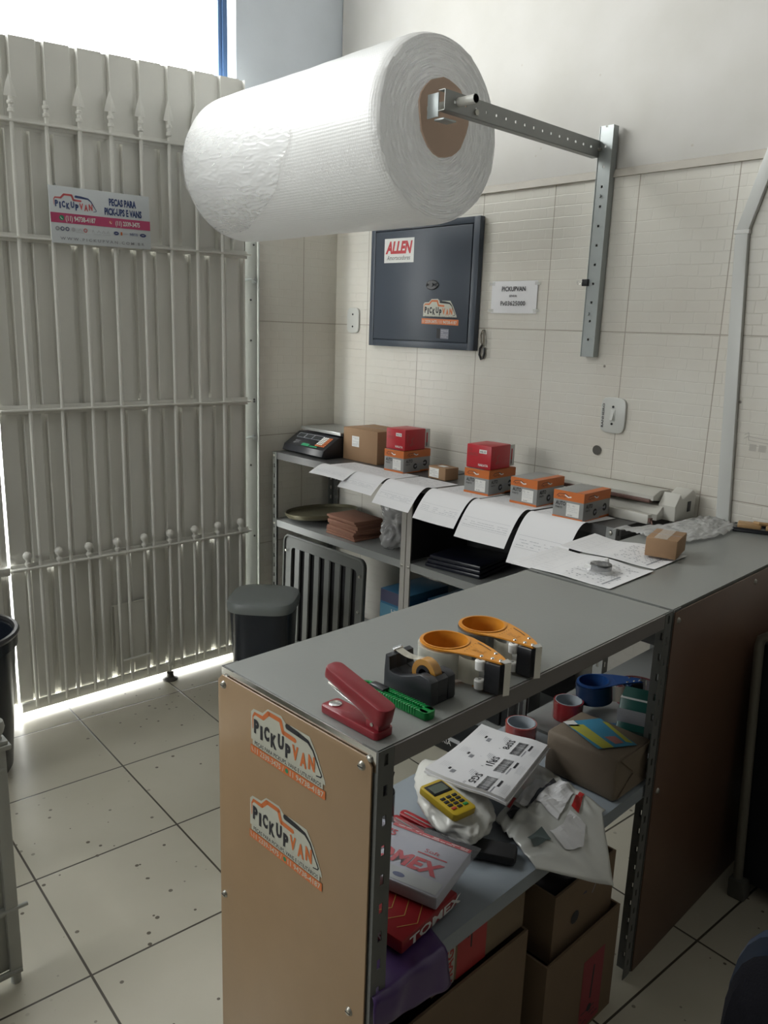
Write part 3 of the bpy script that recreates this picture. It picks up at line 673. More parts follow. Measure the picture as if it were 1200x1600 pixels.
b = B(); b.box((CW+.001, .002, .001), (CW+.0045, .925, .952), 0, .0008); sp_ = finish(b, 'side_panel', HARDD, cu2)
for y, z in ((.02, .93), (.90, .93), (.02, .5), (.47, .93)):
    b = B(); b.lathe([(0,0),(.0075,0),(.005,.004),(0,.0045)], (CW+.0045, y, z), 'x', 0, 14); finish(b, 'screw', SCREW, sp_)

# ================================================================ ON THE BACK SHELF TOP
T = .9585
sc_ = thing('digital_scale', 'black digital price scale with steel plate, at the left end of the back shelf', 'scale', (.045, -.36, T), -.02)
b = B(); b.prism([(0,.012),(.03,.0),(.30,.0),(.30,.095),(.10,.095),(.012,.040)], .0, .315, 'x', 0, .006); finish(b, 'housing', BLACKP, sc_)
b = B(); b.box((.012, .105, .112), (.318, .315, .118), 0, .002); b.box((.012, .105, .104), (.318, .109, .113)); finish(b, 'weighing_plate', mat('brushed_steel', (.42,.43,.42), .3, .7, .03, 200), sc_)
b = B()
for x_, y_ in ((.06,.16),(.27,.16),(.06,.27),(.27,.27)): b.box((x_-.012, y_-.012, .094), (x_+.012, y_+.012, .113))
finish(b, 'plate_support', BLACKP, sc_)
a = Art()      # slanted face, from (y .012,z .040) to (.10,.095)
LCD = mat('lcd_dark', (.03,.035,.04), .2)
FR = mat('scale_print', (.32,.33,.36), .5)
for x_, w_ in ((.035,.055), (.095,.055), (.155,.07)):
    a.rect(x_-.002, .058, x_+w_+.002, .091, FR); a.up(.0001); a.rect(x_, .060, x_+w_, .089, LCD); a.up(.0001)
a.rect(.13, .006, .185, .024, GREENP); a.rect(.195, .006, .25, .016, GREENP)
for i in range(5):
    for j in range(6): a.rect(.222+i*.0145, .020+j*.0115, .234+i*.0145, .029+j*.0115, PWHITE if i < 3 and j > 0 else ORANGE)
a.text('BALANÇA', .06, .030, .010, FR, .04); a.lines(.06, .012, .10, .026, 2, FR, .002, 4)
d_ = Vector((0, .088, .055)).normalized()
a.build('control_panel', sc_, Vector((0, .012, .040))+Vector((0, -.0005, .0008))*1.2, (1,0,0), d_)

def carton(name, label, cat, loc, rz, W, D, H, m=CARD, group=None, seam=True):
    t = thing(name, label, cat, loc, rz, group)
    b = B(); b.box((0,0,0), (W,D,H), 0, .0018); finish(b, 'body', m, t)
    if seam:
        b = B(); b.box((.002, D/2-.0008, H), (W-.002, D/2+.0008, H+.0006)); finish(b, 'top_seam', INKG, t)
    return t
c1 = carton('cardboard_box', 'plain brown cardboard box with a white label, between the scale and the red box', 'cardboard box', (.368, -.245, T), -.01, .235, .19, .148)
a = Art(); a.rect(0, 0, .050, .048, PWHITE); a.up(.0002); a.lines(.004, .004, .046, .044, 7, INKG, .0012, 3); a.build('label', c1, (.062, 0, .065), (1,0,0), (0,0,1))
OB = mat('carton_orange', (.60, .16, .035), .45); GB = mat('carton_grey', (.30, .305, .30), .45); RB = mat('carton_red', (.50, .022, .035), .38); WB = mat('carton_white', (.62, .62, .60), .45)
def auto_box():
    W, D, H = .115, .165, .094
    t = thing('auto_part_box', 'x', 'parts box')
    b = B(); b.box((0,0,0), (W,D,H), 0, .0015); finish(b, 'body', GB, t)
    a = Art(); a.rect(0, H-.031, W, H, OB); a.rect(0, 0, W, .008, OB); a.up(.0001)
    a.stroke([(.012, H-.020), (.02, H-.012), (.045, H-.010), (.062, H-.018)], .002, INK); a.text('AUTO', .016, H-.024, .007, INK, .030, .01); a.stroke([(.044, H-.014), (.056, H-.020), (.066, H-.018)], .004, PWHITE)
    a.text('AUTO', .010, H-.049, .013, INK, .038, .03); a.text('PARTS', .010, H-.060, .0065, INK, .026, .01)
    a.rect(.052, .012, .100, .056, PWHITE); a.up(.0001); a.text('Cj', .056, .046, .007, INKG); a.text('AU', .074, .046, .005, INKG); a.lines(.056, .020, .094, .043, 4, INKL, .001, 5); a.text('AU080', .058, .0145, .004, INK, .018)
    a.build('front_print', t, (0,0,0), (1,0,0), (0,0,1))
    a = Art(); a.rect(0, H-.031, D, H, OB); a.rect(0, 0, D, .004, OB); a.rect(D*.62, 0, D, .008, OB); a.up(.0001)
    a.stroke([(.022, H-.020), (.03, H-.012), (.06, H-.010), (.08, H-.018)], .002, INK); a.text('AUTO', .028, H-.024, .007, INK, .034, .01); a.stroke([(.062, H-.014), (.076, H-.020), (.086, H-.018)], .004, PWHITE)
    a.text('AUTO', .014, H-.050, .013, INK, .040, .03); a.text('PARTS', .014, H-.061, .0065, INK, .026, .01)
    a.disc(.072, .026, .012, INK); a.disc(.132, .036, .013, INK); a.stroke([(.072,.026),(.098,.034),(.132,.036)], [.005,.009,.005], INKG); a.up(.0001); a.disc(.072, .026, .005, INKG); a.disc(.132, .036, .005, INKG)
    a.build('side_print', t, (W,0,0), (0,1,0), (0,0,1))
    a = Art(); a.rect(W-.030, 0, W, D, OB); a.rect(0, D/2-.0006, W-.03, D/2+.0006, INKG); a.build('top_print', t, (0,0,H), (1,0,0), (0,1,0))
    return t
ab0 = auto_box(); G_ = 'orange and grey parts boxes on the papers'
abx = [((.712, -.305, T+.0015), .02, 'grey parts box with orange bands, leftmost, under the red box beside the brown cardboard box'),
       ((1.223, -.368, T+.0015), .04, 'grey parts box with orange bands, under the right-hand red box, middle of the shelf'),
       ((1.445, -.372, T+.0015), .02, 'open-topped view of a grey and orange parts box with nothing on it, left of the last one'),
       ((1.675, -.437, T+.0015), .03, 'grey and orange parts box nearest the counter, in front of the white sealing machine')]
abx[2] = (abx[2][0], abx[2][1], 'grey and orange parts box with nothing on it, second from the right of its row')
for i, (l, rz, lb) in enumerate(abx):
    q = ab0 if i == 0 else copy_tree(ab0)
    q.location = l; q.rotation_euler.z = rz; tag(q, lb, 'parts box', G_)
def red_box():
    W, D, H = .112, .125, .088
    t = thing('red_parts_box', 'x', 'parts box')
    b = B(); b.box((0,0,0), (W,D,H), 0, .003); finish(b, 'sleeve', RB, t)
    b = B(); b.box((.004, D-.01, .004), (W-.002, D+.032, H-.003), 0, .0015); iw = finish(b, 'inner_carton', WB, t)
    a = Art(); a.rect(.008, .012, .016, .07, RED); a.rect(.008, .012, .016, .028, INKG); a.build('edge_print', iw, (W-.002, D, 0), (0,1,0), (0,0,1))
    a = Art(); a.rect(.058, H-.030, .092, H-.016, PWHITE); a.up(.0001); a.text('HG 33', .062, H-.027, .007, INK, .026, .02)
    RG = mat('print_brick', (.33, .07, .06), .5)
    a.text('PE', .010, H-.024, .010, RG, .016, .01); a.text('CINTO', .008, H-.042, .012, RG, .044, .01)
    a.text('NAKATA', .056, .010, .009, PWHITE, .044, .02); a.build('front_print', t, (0,0,0), (1,0,0), (0,0,1))
    a = Art(); a.stroke([(.030,.022),(.045,.030),(.040,.046),(.052,.052)], .004, RG); a.stroke([(.035,.018),(.055,.026)], .003, RG); a.rect(.014, .034, .017, .070, RG); a.build('side_print', t, (W,0,0), (0,1,0), (0,0,1))
    a = Art(); a.lines(.05, .03, .10, .06, 4, RG, .002, 9); a.build('top_print', t, (0,0,H), (1,0,0), (0,1,0))
    return t
rb = red_box(); rb.location = (.714, -.300, T+.097); rb.rotation_euler.z = .02; tag(rb, 'red parts box, left of two, stacked beside the large brown cardboard box', 'parts box', 'red parts boxes')
rb2 = copy_tree(rb); rb2.location = (1.222, -.362, T+.097); rb2.rotation_euler.z = .07; tag(rb2, 'red parts box, right of two, topping a stack in the middle of the shelf', 'parts box', 'red parts boxes')
sb = carton('small_carton', 'tiny brown carton with a white label, between the two stacks with red boxes', 'cardboard box', (.940, -.268, T+.0015), -.06, .10, .075, .050)
a = Art(); a.rect(.006, .006, .062, .044, PWHITE); a.up(.0002); a.lines(.010, .010, .058, .040, 5, INKG, .0012, 8); a.build('label', sb, (0,0,0), (1,0,0), (0,0,1))
a = Art(); a.rect(.03, .02, .07, .05, PWHITE); a.build('tape', sb, (0,0,.050), (1,0,0), (0,1,0))

# printed A4 sheets hanging over the shelf edge
def doc_art(a, W, L, seed):
    """an invoice-like page: (0,0) is the hanging end"""
    a.lines(.015, .030, W-.015, .046, 3, INKL, .0012, seed); a.rect(.012, .052, W-.012, .0526, INKL, 6); a.rect(.012, .028, W-.012, .0286, INKL, 6)
    for y in (L-.025, L-.05, L-.075, L-.10, L-.125): a.rect(.012, y, W-.012, y+.0006, INKL, 8)
    a.lines(.016, L-.124, W-.016, L-.02, 13, INKG, .001, seed+1, .55)
    a.rect(.012, .026, .0126, L-.02, INKL); a.rect(W-.0126, .026, W-.012, L-.02, INKL)
def hanging(i, x0, x1, yb, ztip, ytip, skew, label):
    t = thing('paper_sheet', label, 'paper', (x0, -.40, T), 0, 'printed sheets hanging over the shelf edge')
    W = x1-x0; L = .297
    zt = ztip-T; yt = ytip+.40; lift = .0012+.0007*(i % 2)
    flat = L-.16
    def S(x, s, h=0):            # s from the hanging tip 0..L
        k = L-s                  # distance from the back edge
        if k <= flat: y = -(k)+(flat-.02); z = lift+.0035*math.sin(x*9+i)*math.sin(min(1, k/flat)*PI)**2*0
        else:
            q = (k-flat)/(L-flat); y0 = -.02; y = y0+(yt-y0)*q; z = lift+.010*math.sin(q*PI)*(1-q)*1.6+zt*q**2.0
        n_ = Vector((0, .0, 1))
        return Vector((x+skew*(s/L), y, z+.002*math.sin(x*14+i)*(1-s/L)))+n_*h
    yo = yb+.40-(flat-.02)
    def S2(x, s, h=0):
        p = S(x, s, h); k = L-s
        return p
    b = B(); b.grid(lambda uu, vv: S2(uu*W, vv*L), 8, 26, thick=.0004); finish(b, 'sheet', PAPER, t, sharp=80)
    a = Art(); doc_art(a, W, L, 30+i*3); a.build('print', t, fn=lambda x, y, z: S2(x, y, z+.0003))
    return t
hp = [(.462, .692, .930, 'leftmost hanging printed sheet, just right of the digital scale'),
      (.662, .872, .899, 'second hanging printed sheet from the left, below the brown cardboard box'),
      (.882, 1.088, .872, 'third hanging printed sheet from the left, left of the pair of middle shelf posts'),
      (1.116, 1.325, .857, 'fourth hanging printed sheet from the left, just right of the middle shelf posts'),
      (1.332, 1.560, .834, 'fifth hanging printed sheet from the left, under the second stack with a red box'),
      (1.575, 1.790, .795, 'rightmost hanging printed sheet, drooping lowest, beside the counter top')]
for i, (x0, x1, zt, lb) in enumerate(hp): hanging(i, x0, x1, -.27, zt, -.52-.004*i, .03, lb)

# impulse sealer
IW = mat('sealer_cream', (.62, .61, .56), .4)
se = thing('impulse_sealer', 'long white impulse sealing machine lying behind the boxes at the end of the back shelf', 'sealer', (1.50, -.20, T), -.03)
b = B(); b.prism([(.02,0),(.175,0),(.175,.030),(.15,.048),(.05,.044),(.02,.02)], .0, .42, 'x', 0, .004); finish(b, 'base', IW, se)
b = B(); b.prism([(.03,.062),(.03,.078),(.07,.094),(.13,.090),(.16,.07),(.16,.05),(.08,.056)], -.01, .395, 'x', 0, .003); arm = finish(b, 'press_arm', IW, se)
b = B(); b.box((-.005, .022, .054), (.385, .042, .066), 0, .002); finish(b, 'sealing_jaw', mat('jaw_brown', (.16, .085, .07), .5), arm)
b = B(); b.prism([(.06,0),(.19,0),(.19,.085),(.165,.098),(.10,.070),(.085,.09),(.055,.05)], .40, .462, 'x', 0, .004); hd = finish(b, 'end_housing', IW, se)
b = B(); b.box((.4625, .135, .025), (.4645, .155, .060), 0, .0005); finish(b, 'power_switch', BLACKP, hd)
b = B(); b.box((.09, -.055, 0), (.43, -.03, .032), 0, .003); fb_ = finish(b, 'front_bar', IW, se)
b = B(); b.box((.428, -.052, .006), (.436, -.036, .020)); b.tube([(.436,-.045,.012),(.45,-.06,.004),(.445,-.075,.002)], .003, 0, 6); finish(b, 'bar_end', mat('jaw_brown', (0,0,0)), fb_)

# loose bubble wrap sheet on the counter
def bws(uu, vv):
    x = 1.905+.085*min(1, vv/.55)+(.205-.06*vv)*uu+.006*math.sin(vv*7); y = -.44+.42*vv+.02*math.sin(uu*6)
    return (x, y, .9625+.010*abs(noise.noise(Vector((uu*5, vv*7, 2))))+.012*abs(noise.noise(Vector((uu*11, vv*13, 4))))+.012*math.sin(vv*PI)*math.sin(uu*PI))
b = B(); b.grid(bws, 50, 70, thick=.0008, uv=True)
tag(finish(b, 'bubble_wrap_sheet', bubble_mat('bubble_sheet', 34, 60, .55, .8, .25, .2), sharp=180), 'crumpled clear bubble wrap sheet lying on the counter by the sealing machine', 'bubble wrap')
ty = thing('stamp_tray', 'shallow black tray holding tan blocks, on the counter at the right edge of the photo', 'tray', (2.140, -.115, T), .35)
b = B(); b.box((0, 0, 0), (.17, .08, .008), 0, .002); b.box((0, 0, .008), (.17, .004, .014)); b.box((0, .076, .008), (.17, .08, .014)); b.box((0, .004, .008), (.004, .076, .014)); finish(b, 'tray', BLACKP, ty)
for x_, w_ in ((.012, .07), (.095, .06)):
    b = B(); b.box((x_, .015, .0085), (x_+w_, .06, .026), 0, .004); finish(b, 'block', mat('tan_wood', (.42, .26, .12), .5), ty)
b = B(); b.tube([(.06,.035,.028),(.075,.02,.030),(.10,.03,.028)], .006, 0, 8); finish(b, 'strap', mat('tan_wood', (0,0,0)), ty)

# two sheets on the counter + bearing in a bag + carton
def flat_sheet(name, label, org, rz, W, L, seed, amp):
    t = thing(name, label, 'paper', org, rz, 'printed sheets lying on the counter')
    def S(x, y, h=0): return Vector((x, y, .0010+amp*(math.sin(x/W*PI*1.6+seed)**2)*(.4+.6*y/L)+h))
    b = B(); b.grid(lambda uu, vv: S(uu*W, vv*L), 24, 12, thick=.0004); finish(b, 'sheet', PAPER, t, sharp=80)
    a = Art()
    for k in range(6): a.rect(.02+.045*k, .012, .0206+.045*k, L-.012, INKL)
    a.rect(.012, .012, W-.012, .0126, INKL, 16); a.rect(.012, L-.0126, W-.012, L-.012, INKL, 16)
    for k in range(1, 5): a.rect(W*.55, L*k/5, W-.012, L*k/5+.0006, INKL, 10)
    for k in range(18): 
        x = W*.5+k*.0075
        if x < W-.02: a.lines(x, .02, x+.005, L-.02, 14, INKG, .0035, seed+k, .35)
    a.rect(W-.035, .02, W-.030, .11, INKG); a.lines(.03, .02, .10, L-.02, 9, INKL, .001, seed)
    a.build('print', t, fn=lambda x, y, z: S(x, y, z+.0004)); return t
flat_sheet('paper_sheet', 'printed sheet lying on the counter under the bagged bearing', (1.928, -.985, T), .03, .293, .222, 2, .006)
flat_sheet('paper_sheet', 'printed sheet lying on the counter, its corner under the small brown carton', (1.915, -.742, T), .035, .29, .195, 5, .008)
bb = thing('bagged_bearing', 'dark ring bearing in a clear plastic bag, lying on a printed sheet on the counter', 'bearing', (2.128, -.868, .966))
b = B(); b.lathe([(.016,.0),(.027,.0),(.028,.002),(.028,.013),(.027,.015),(.016,.015),(.015,.013),(.015,.002),(.016,.0)], (0,0,.001), 'z', 0, 28); finish(b, 'bearing', mat('dark_steel_ring', (.09,.095,.10), .3, .7), bb)
b = B(); b.box((-.030, -.0265, .004), (-.012, -.0275, .014)); finish(b, 'label', PWHITE, bb)
b = B(); b.grid(lambda uu, vv: ((uu-.5)*.10-.005, (vv-.5)*.085, max(.0012, .018*math.sin(uu*PI)**.5*math.sin(vv*PI)**.5+.004*noise.noise(Vector((uu*7, vv*7, 1))))), 20, 20)
finish(b, 'bag', mat('clear_bag', (.9,.9,.92), .12, alpha=.22, coat=1), bb, sharp=180)
b = B(); b.box((-.006, .028, .006), (.004, .034, .026), 0, .001, Matrix.Rotation(.3, 3, 'X'), (0,.03,.01)); finish(b, 'bag_tie', PWHITE, bb)
c2 = carton('small_carton', 'small plain brown carton on the counter, resting on the corner of a printed sheet', 'cardboard box', (2.128, -.648, T+.011), .27, .083, .125, .052)
c2.location.z = T+.0085
a = Art(); a.rect(.02, .0, .055, .125, mat('clear_tape', (0,0,0))); a.build('tape', c2, (0,0,.0525), (1,0,0), (0,1,0))

# ================================================================ DESK ITEMS ON THE COUNTER
MAR = mat('maroon_plastic', (.25, .018, .028), .33, 0, .02, 150, .12, 20)
MARD = mat('dusty_maroon', (.28, .10, .09), .55, 0, .02, 150, .2, 30)
sp2 = thing('stapler', 'maroon office stapler on the near corner of the counter', 'stapler', (2.266, -1.899, T), .03)
n = 10
def rr_(x0, x1, y0, y1, r_): 
    o_ = []
    for cx_, cy_, a0 in ((x1-r_, y0+r_, -PI/2), (x1-r_, y1-r_, 0), (x0+r_, y1-r_, PI/2), (x0+r_, y0+r_, PI)):
        o_ += [(cx_+r_*math.cos(a0+PI/2*k/4), cy_+r_*math.sin(a0+PI/2*k/4)) for k in range(5)]
    return o_
b = B(); b.prism(rr_(0, .128, 0, .038, .008), 0, .0125, 'z', 0, .0015); b.box((.098, .006, .012), (.126, .032, .024), 0, .002); finish(b, 'base', MAR, sp2)
b = B(); b.lathe([(0,.0127),(.0105,.0127),(.0105,.0140),(.007,.0148),(0,.0143)], (.016, .019, 0), 'z', 0, 20); finish(b, 'anvil', CHROME, sp2)
b = B(); R_ = Matrix.Rotation(math.radians(13), 3, 'Y')
b.prism([(.004,.022),(.060,.022),(.112,.020),(.112,.030),(.004,.030)], .010, .028, 'y', 0, .0008)
for v in b.bm.verts: v.co = Vector((.112,0,.022)) + R_ @ (v.co-Vector((.112,0,.022)))
finish(b, 'magazine', CHROME, sp2)
b = B(); b.prism([(-.002,.031),(.070,.028),(.112,.014),(.120,.012),(.126,.020),(.127,.030),(.0,.036)], .007, .031, 'y', 0, .001)
for v in b.bm.verts: v.co = Vector((.116,0,.022)) + R_ @ (v.co-Vector((.116,0,.022)))
finish(b, 'side_cheek', MARD, sp2)
b = B(); b.prism(rr_(-.006, .131, .003, .036, .012), .034, .052, 'z', 0, .0025)
for v in b.bm.verts:
    if v.co.z < .04 and v.co.x > .10: v.co.z -= .010
    v.co = Vector((.116,0,.022)) + R_ @ (v.co-Vector((.116,0,.022)))
finish(b, 'cover', MAR, sp2)
b = B(); b.lathe([(0,0),(.003,0),(.003,-.002),(0,-.002)], (.112, .0065, .020), 'y', 0, 12); finish(b, 'pivot_pin', SCREW, sp2)

GR = mat('green_plastic', (.0, .22, .045), .3)
kn = thing('utility_knife', 'green snap-off utility knife on the counter, behind the maroon stapler', 'utility knife', (2.238, -1.800, T), .04)
b = B(); b.prism(rr_(.030, .158, 0, .009, .003), .0, .013, 'z', 0, .001)
b.prism(rr_(.030, .158, .015, .024, .003), .0, .013, 'z', 0, .001); b.prism(rr_(.140, .160, 0, .024, .008), 0, .013, 'z', 0, .001)
for k in range(18): b.box((.040+k*.0055, -.0008, .002), (.0425+k*.0055, .0095, .0138), 0, .0005); b.box((.040+k*.0055, .0145, .002), (.0425+k*.0055, .0248, .0138), 0, .0005)
finish(b, 'handle', GR, kn)
b = B(); b.tube([(.036,.003,.007),(.012,.002,.007),(.0,.012,.007),(.012,.022,.007),(.036,.021,.007)], .004, 0, 8); finish(b, 'end_loop', GR, kn)
b = B(); b.box((.028, .004, .008), (.062, .020, .018), 0, .003); finish(b, 'slider', BLACKP, kn)
b = B(); b.box((.040, .009, .004), (.145, .015, .005)); finish(b, 'blade', CHROME, kn)

# desk tape dispenser
td = thing('tape_dispenser', 'black desktop dispenser with a small yellowed roll of tape, on the counter', 'tape dispenser', (2.262, -1.757, T), .03)
b = B()
side = [(0,0),(.106,0),(.108,.004),(.106,.040),(.098,.046),(.080,.047),(.066,.040),(.040,.031),(.020,.030),(.013,.033),(.011,.056),(.002,.058),(.000,.030)]
W_ = .060
# outer walls and a hollow for the roll
def wedge(pts, y0, y1, m=0): b.prism([(p[0], p[1]) for p in pts], y0, y1, 'y', m, .0015)
wedge(side, 0, .018); wedge(side, W_-.018, W_)
wedge([(0,0),(.106,0),(.106,.012),(0,.012)], .017, W_-.017); wedge([(0,.010),(.045,.010),(.04,.030),(.020,.029),(.013,.032),(.011,.056),(.002,.058),(0,.03)], .017, W_-.017); wedge([(.098,.010),(.106,.010),(.106,.040),(.098,.045)], .017, W_-.017)
finish(b, 'body', mat('dispenser_plastic', (.030,.033,.040), .38, 0, .02, 200), td)
b = B(); b.lathe([(.016,-.0085),(.026,-.0085),(.026,.0085),(.016,.0085),(.016,-.0085)], (.070, W_/2, .038), 'y', 0, 32); rl = finish(b, 'tape_roll', mat('aged_tape', (.50,.25,.05), .25, coat=.5), td)
b = B(); b.lathe([(.010,-.010),(.0155,-.010),(.0155,.010),(.010,.010),(.010,-.010)], (.070, W_/2, .038), 'y', 0, 28); b.tube([(.07, .017, .038), (.07, W_-.017, .038)], .004, 0, 10); finish(b, 'roll_hub', BLACKP, rl)
b = B(); b.box((.000, .019, .056), (.004, W_-.019, .062), 0, .0005)
for k in range(10): b.prism([(.0195+k*.0021, .061), (.0205+k*.0021, .0645), (.0216+k*.0021, .061)], -.0005, .0008, 'x')
finish(b, 'cutter', CHROME, td)
b = B(); b.grid(lambda uu, vv: (.004+.052*uu, .0215+.017*vv, .0605-.001*uu-.010*math.sin(uu*PI)*.4), 8, 1, thick=.0003); finish(b, 'tape_end', mat('clear_tape2', (.75,.72,.6), .1, alpha=.45, coat=1), td)

# hand packing-tape guns
YEL = mat('gun_orange', (.66, .27, .03), .35)
def tape_gun(clear):
    t = thing('tape_gun', 'x', 'tape dispenser')
    H_ = .060
    b = B()        # side plates (ring + arm), two of them, and inner ring wall
    def plate(z0, z1):
        outer = [(.046*math.cos(a_), .046*math.sin(a_)) for a_ in [math.radians(q) for q in range(75, 286, 10)]]
        arm = [(.030,-.040),(.055,-.030),(.082,-.024),(.122,-.020),(.128,-.008),(.112,.006),(.086,.022),(.058,.034),(.030,.043)]
        o_ = outer[:]+arm
        inn = [(.041*math.cos(2*PI*k/32), .041*math.sin(2*PI*k/32)) for k in range(32)]
        # stitch by angle: triangulate annulus between outer outline and inner circle
        oa = sorted([(math.atan2(p[1], p[0]) % (2*PI), p) for p in o_]); O = []
        for k in range(32):
            an = 2*PI*k/32; d = Vector((math.cos(an), math.sin(an))); best = None
            for i in range(len(o_)):
                p, q = Vector(o_[i]), Vector(o_[(i+1) % len(o_)]); e = q-p; den = d.x*e.y-d.y*e.x
                if abs(den) < 1e-9: continue
                tt = (p.x*e.y-p.y*e.x)/den; ss = (p.x*d.y-p.y*d.x)/den
                if tt > 0 and -1e-6 <= ss <= 1+1e-6 and (best is None or tt > best): best = tt
            O.append(d*(best or .046))
        for z, fl in ((z0, True), (z1, False)):
            vs = [(p[0], p[1], z) for p in inn]+[(p.x, p.y, z) for p in O]
            b.add(vs, [((k, (k+1) % 32, 32+(k+1) % 32, 32+k) if not fl else (32+k, 32+(k+1) % 32, (k+1) % 32, k)) for k in range(32)])
        vs = [(p.x, p.y, z) for z in (z0, z1) for p in O]; b.add(vs, [(k, (k+1) % 32, 32+(k+1) % 32, 32+k) for k in range(32)])
        vs = [(p[0], p[1], z) for z in (z0, z1) for p in inn]; b.add(vs, [(32+k, 32+(k+1) % 32, (k+1) % 32, k) for k in range(32)])
        # pointed front of the arm
        b.prism([(.056,-.029),(.082,-.024),(.126,-.020),(.132,-.008),(.114,.006),(.086,.022),(.056,.034)], z0-.0004, z1+.0006, 'z')
    plate(.058, .060)
    b.prism([(.075,-.024),(.100,-.022),(.122,-.020),(.128,-.008),(.112,.006),(.095,.016)], .004, .006, 'z')
    b.lathe([(.0395,.006),(.041,.006),(.041,.0605),(.043,.0615),(.0395,.0615),(.0395,.006)], (0,0,0), 'z', 0, 40)
    b.box((.100, .008, .004), (.104, .014, .060), 0, .0005)
    fr = finish(b, 'frame', YEL, t)
    b = B(); ro = .049 if clear else .047
    b.lathe([(.0412,.006),(ro,.006),(ro,.054),(.0412,.054),(.0412,.006)], (0,0,0), 'z', 0, 48)
    finish(b, 'tape_roll', mat('clear_tape_roll', (.60,.60,.52), .12, coat=1, sss=0) if clear else mat('thin_tape_roll', (.16,.17,.17), .1, coat=1), t)
    b = B(); b.prism([(.099,-.027),(.126,-.0235),(.131,-.012),(.108,-.006)], .003, .0570, 'z', 0, .003); finish(b, 'tension_flap', BLACKP, t)
    b = B(); b.grid(lambda uu, vv: (.045+.040*uu, -.024+.003*uu-.006*math.sin(uu*PI), .008+.044*vv), 6, 2, thick=.0004); finish(b, 'tape_tail', mat('clear_tape2', (0,0,0)), t)
    for z0, z1 in ((.006,.022), (.040,.057)):
        b = B(); b.lathe([(.003,z0),(.009,z0),(.0095,z1-.002),(.008,z1),(.003,z1),(.003,z0)], (.089, -.024, 0), 'z', 0, 20); finish(b, 'roller', PWHITE, t)
    b = B(); b.prism([(.122,-.0195),(.134,-.021),(.139,-.010),(.126,.001)], .0610, .0618, 'z'); b.prism([(.1335,-.021),(.139,-.010),(.1382,-.0095),(.1327,-.0205)], .004, .0618, 'z')
    finish(b, 'cutter_guard', CHROME, t)
    b = B()
    for x_, y_ in ((.105,-.014), (.120,-.012), (.098,.008), (.086,-.018)): b.lathe([(0,.0606),(.0035,.0606),(.003,.0622),(0,.0624)], (x_, y_, 0), 'z', 0, 12)
    finish(b, 'rivet', CHROME, t)
    a = Art()
    for k in range(6): a.disc(.049+.001*k, .020-.008*k, .0010, INK, 8)
    a.stroke([(.050,.027),(.070,.020),(.085,.013)], .0018, INK); a.lines(.060, -.010, .085, .004, 3, mat('gun_emboss', (.35,.14,.02), .4), .0012, 7); a.build('embossing', fr, (0,0,.0606), (1,0,0), (0,1,0))
    return t
tg = tape_gun(True); tg.location = (2.288, -1.634, T); tg.rotation_euler.z = .13; tag(tg, 'orange hand tape gun with a full clear roll, next to the black desktop dispenser', 'tape gun', 'orange tape guns on the counter')
tg2 = tape_gun(False); tg2.location = (2.280, -1.522, T); tg2.rotation_euler.z = .02; tag(tg2, 'orange hand tape gun with a nearly used-up roll, farther of the two on the counter', 'tape gun', 'orange tape guns on the counter')

# ================================================================ BACK SHELVES: LOWER CONTENTS
b = B(); b.lathe([(0,0),(.12,.002),(.172,.008),(.180,.020),(.181,.030),(.176,.031),(.168,.018),(.10,.012),(0,.010)], (0,0,0), 'z', 0, 48)
o = finish(b, 'round_tray', mat('olive_tray', (.13,.12,.075), .35, .4)); o.location = (.196, -.225, .645); o.rotation_euler = (math.radians(1), math.radians(-5), 0)
tag(o, 'dull olive round metal tray lying on the middle level of the left shelving unit', 'tray')
b = B(); o = None
for k in range(9):
    dx, dy = random.uniform(-.01,.01), random.uniform(-.008,.008); c_ = B()
    c_.box((-.105, -.08, 0), (.105, .08, .0095), 0, .001); o = finish(c_, 'flattened_carton', CARDR); o.location = (.515+dx*(1.5 if k < 3 else .5), -.285+dy, .6255+k*.0100); o.rotation_euler.z = -.05+random.uniform(-.05,.05)
    tag(o, 'flat folded reddish-brown carton in the stack beside the round tray', 'cardboard', 'stack of folded cartons beside the round tray')
def blob(c, size, seed, amp=.35, sub=4, freq=3.0, ridge=True):
    b = B(); bmesh.ops.create_icosphere(b.bm, subdivisions=sub, radius=1)
    for v in b.bm.verts:
        p = v.co.copy(); n1 = noise.noise(p*freq*.5+Vector((seed,0,0))); n2 = 1-2*abs(noise.noise(p*freq+Vector((0,seed,0)))); n3 = 1-2*abs(noise.noise(p*freq*2.3+Vector((0,0,seed))))
        k = 1+amp*(n1+.45*(n2 if ridge else 0)+.22*n3); q = p*k
        v.co = Vector((c[0]+q.x*size[0], c[1]+q.y*size[1], max(c[2]-size[2]*.92, c[2]+q.z*size[2])))
    for q in b.bm.faces: q.smooth = True
    return b
tag(finish(blob((.790, -.250, .725), (.088, .09, .105), 3, .45, 5, 3.5), 'crumpled_wrap', mat('grey_clear_wrap', (.45,.45,.46), .25, alpha=.6, coat=1), sharp=180), 'crumpled clear plastic wrap stuffed on the shelf beside the folded cartons', 'plastic wrap')
b = B()
for k in range(3): b.box((-.13+.01*k, -.13, .0+k*.018), (.13, .12-.01*k, .017+k*.018), 0, .006)
o = finish(b, 'folded_bag', mat('black_bag', (.012,.014,.025), .3)); o.location = (1.16, -.235, .625); o.rotation_euler.z = .15; tag(o, 'folded black plastic bags on the middle level of the right shelving unit', 'plastic bag')
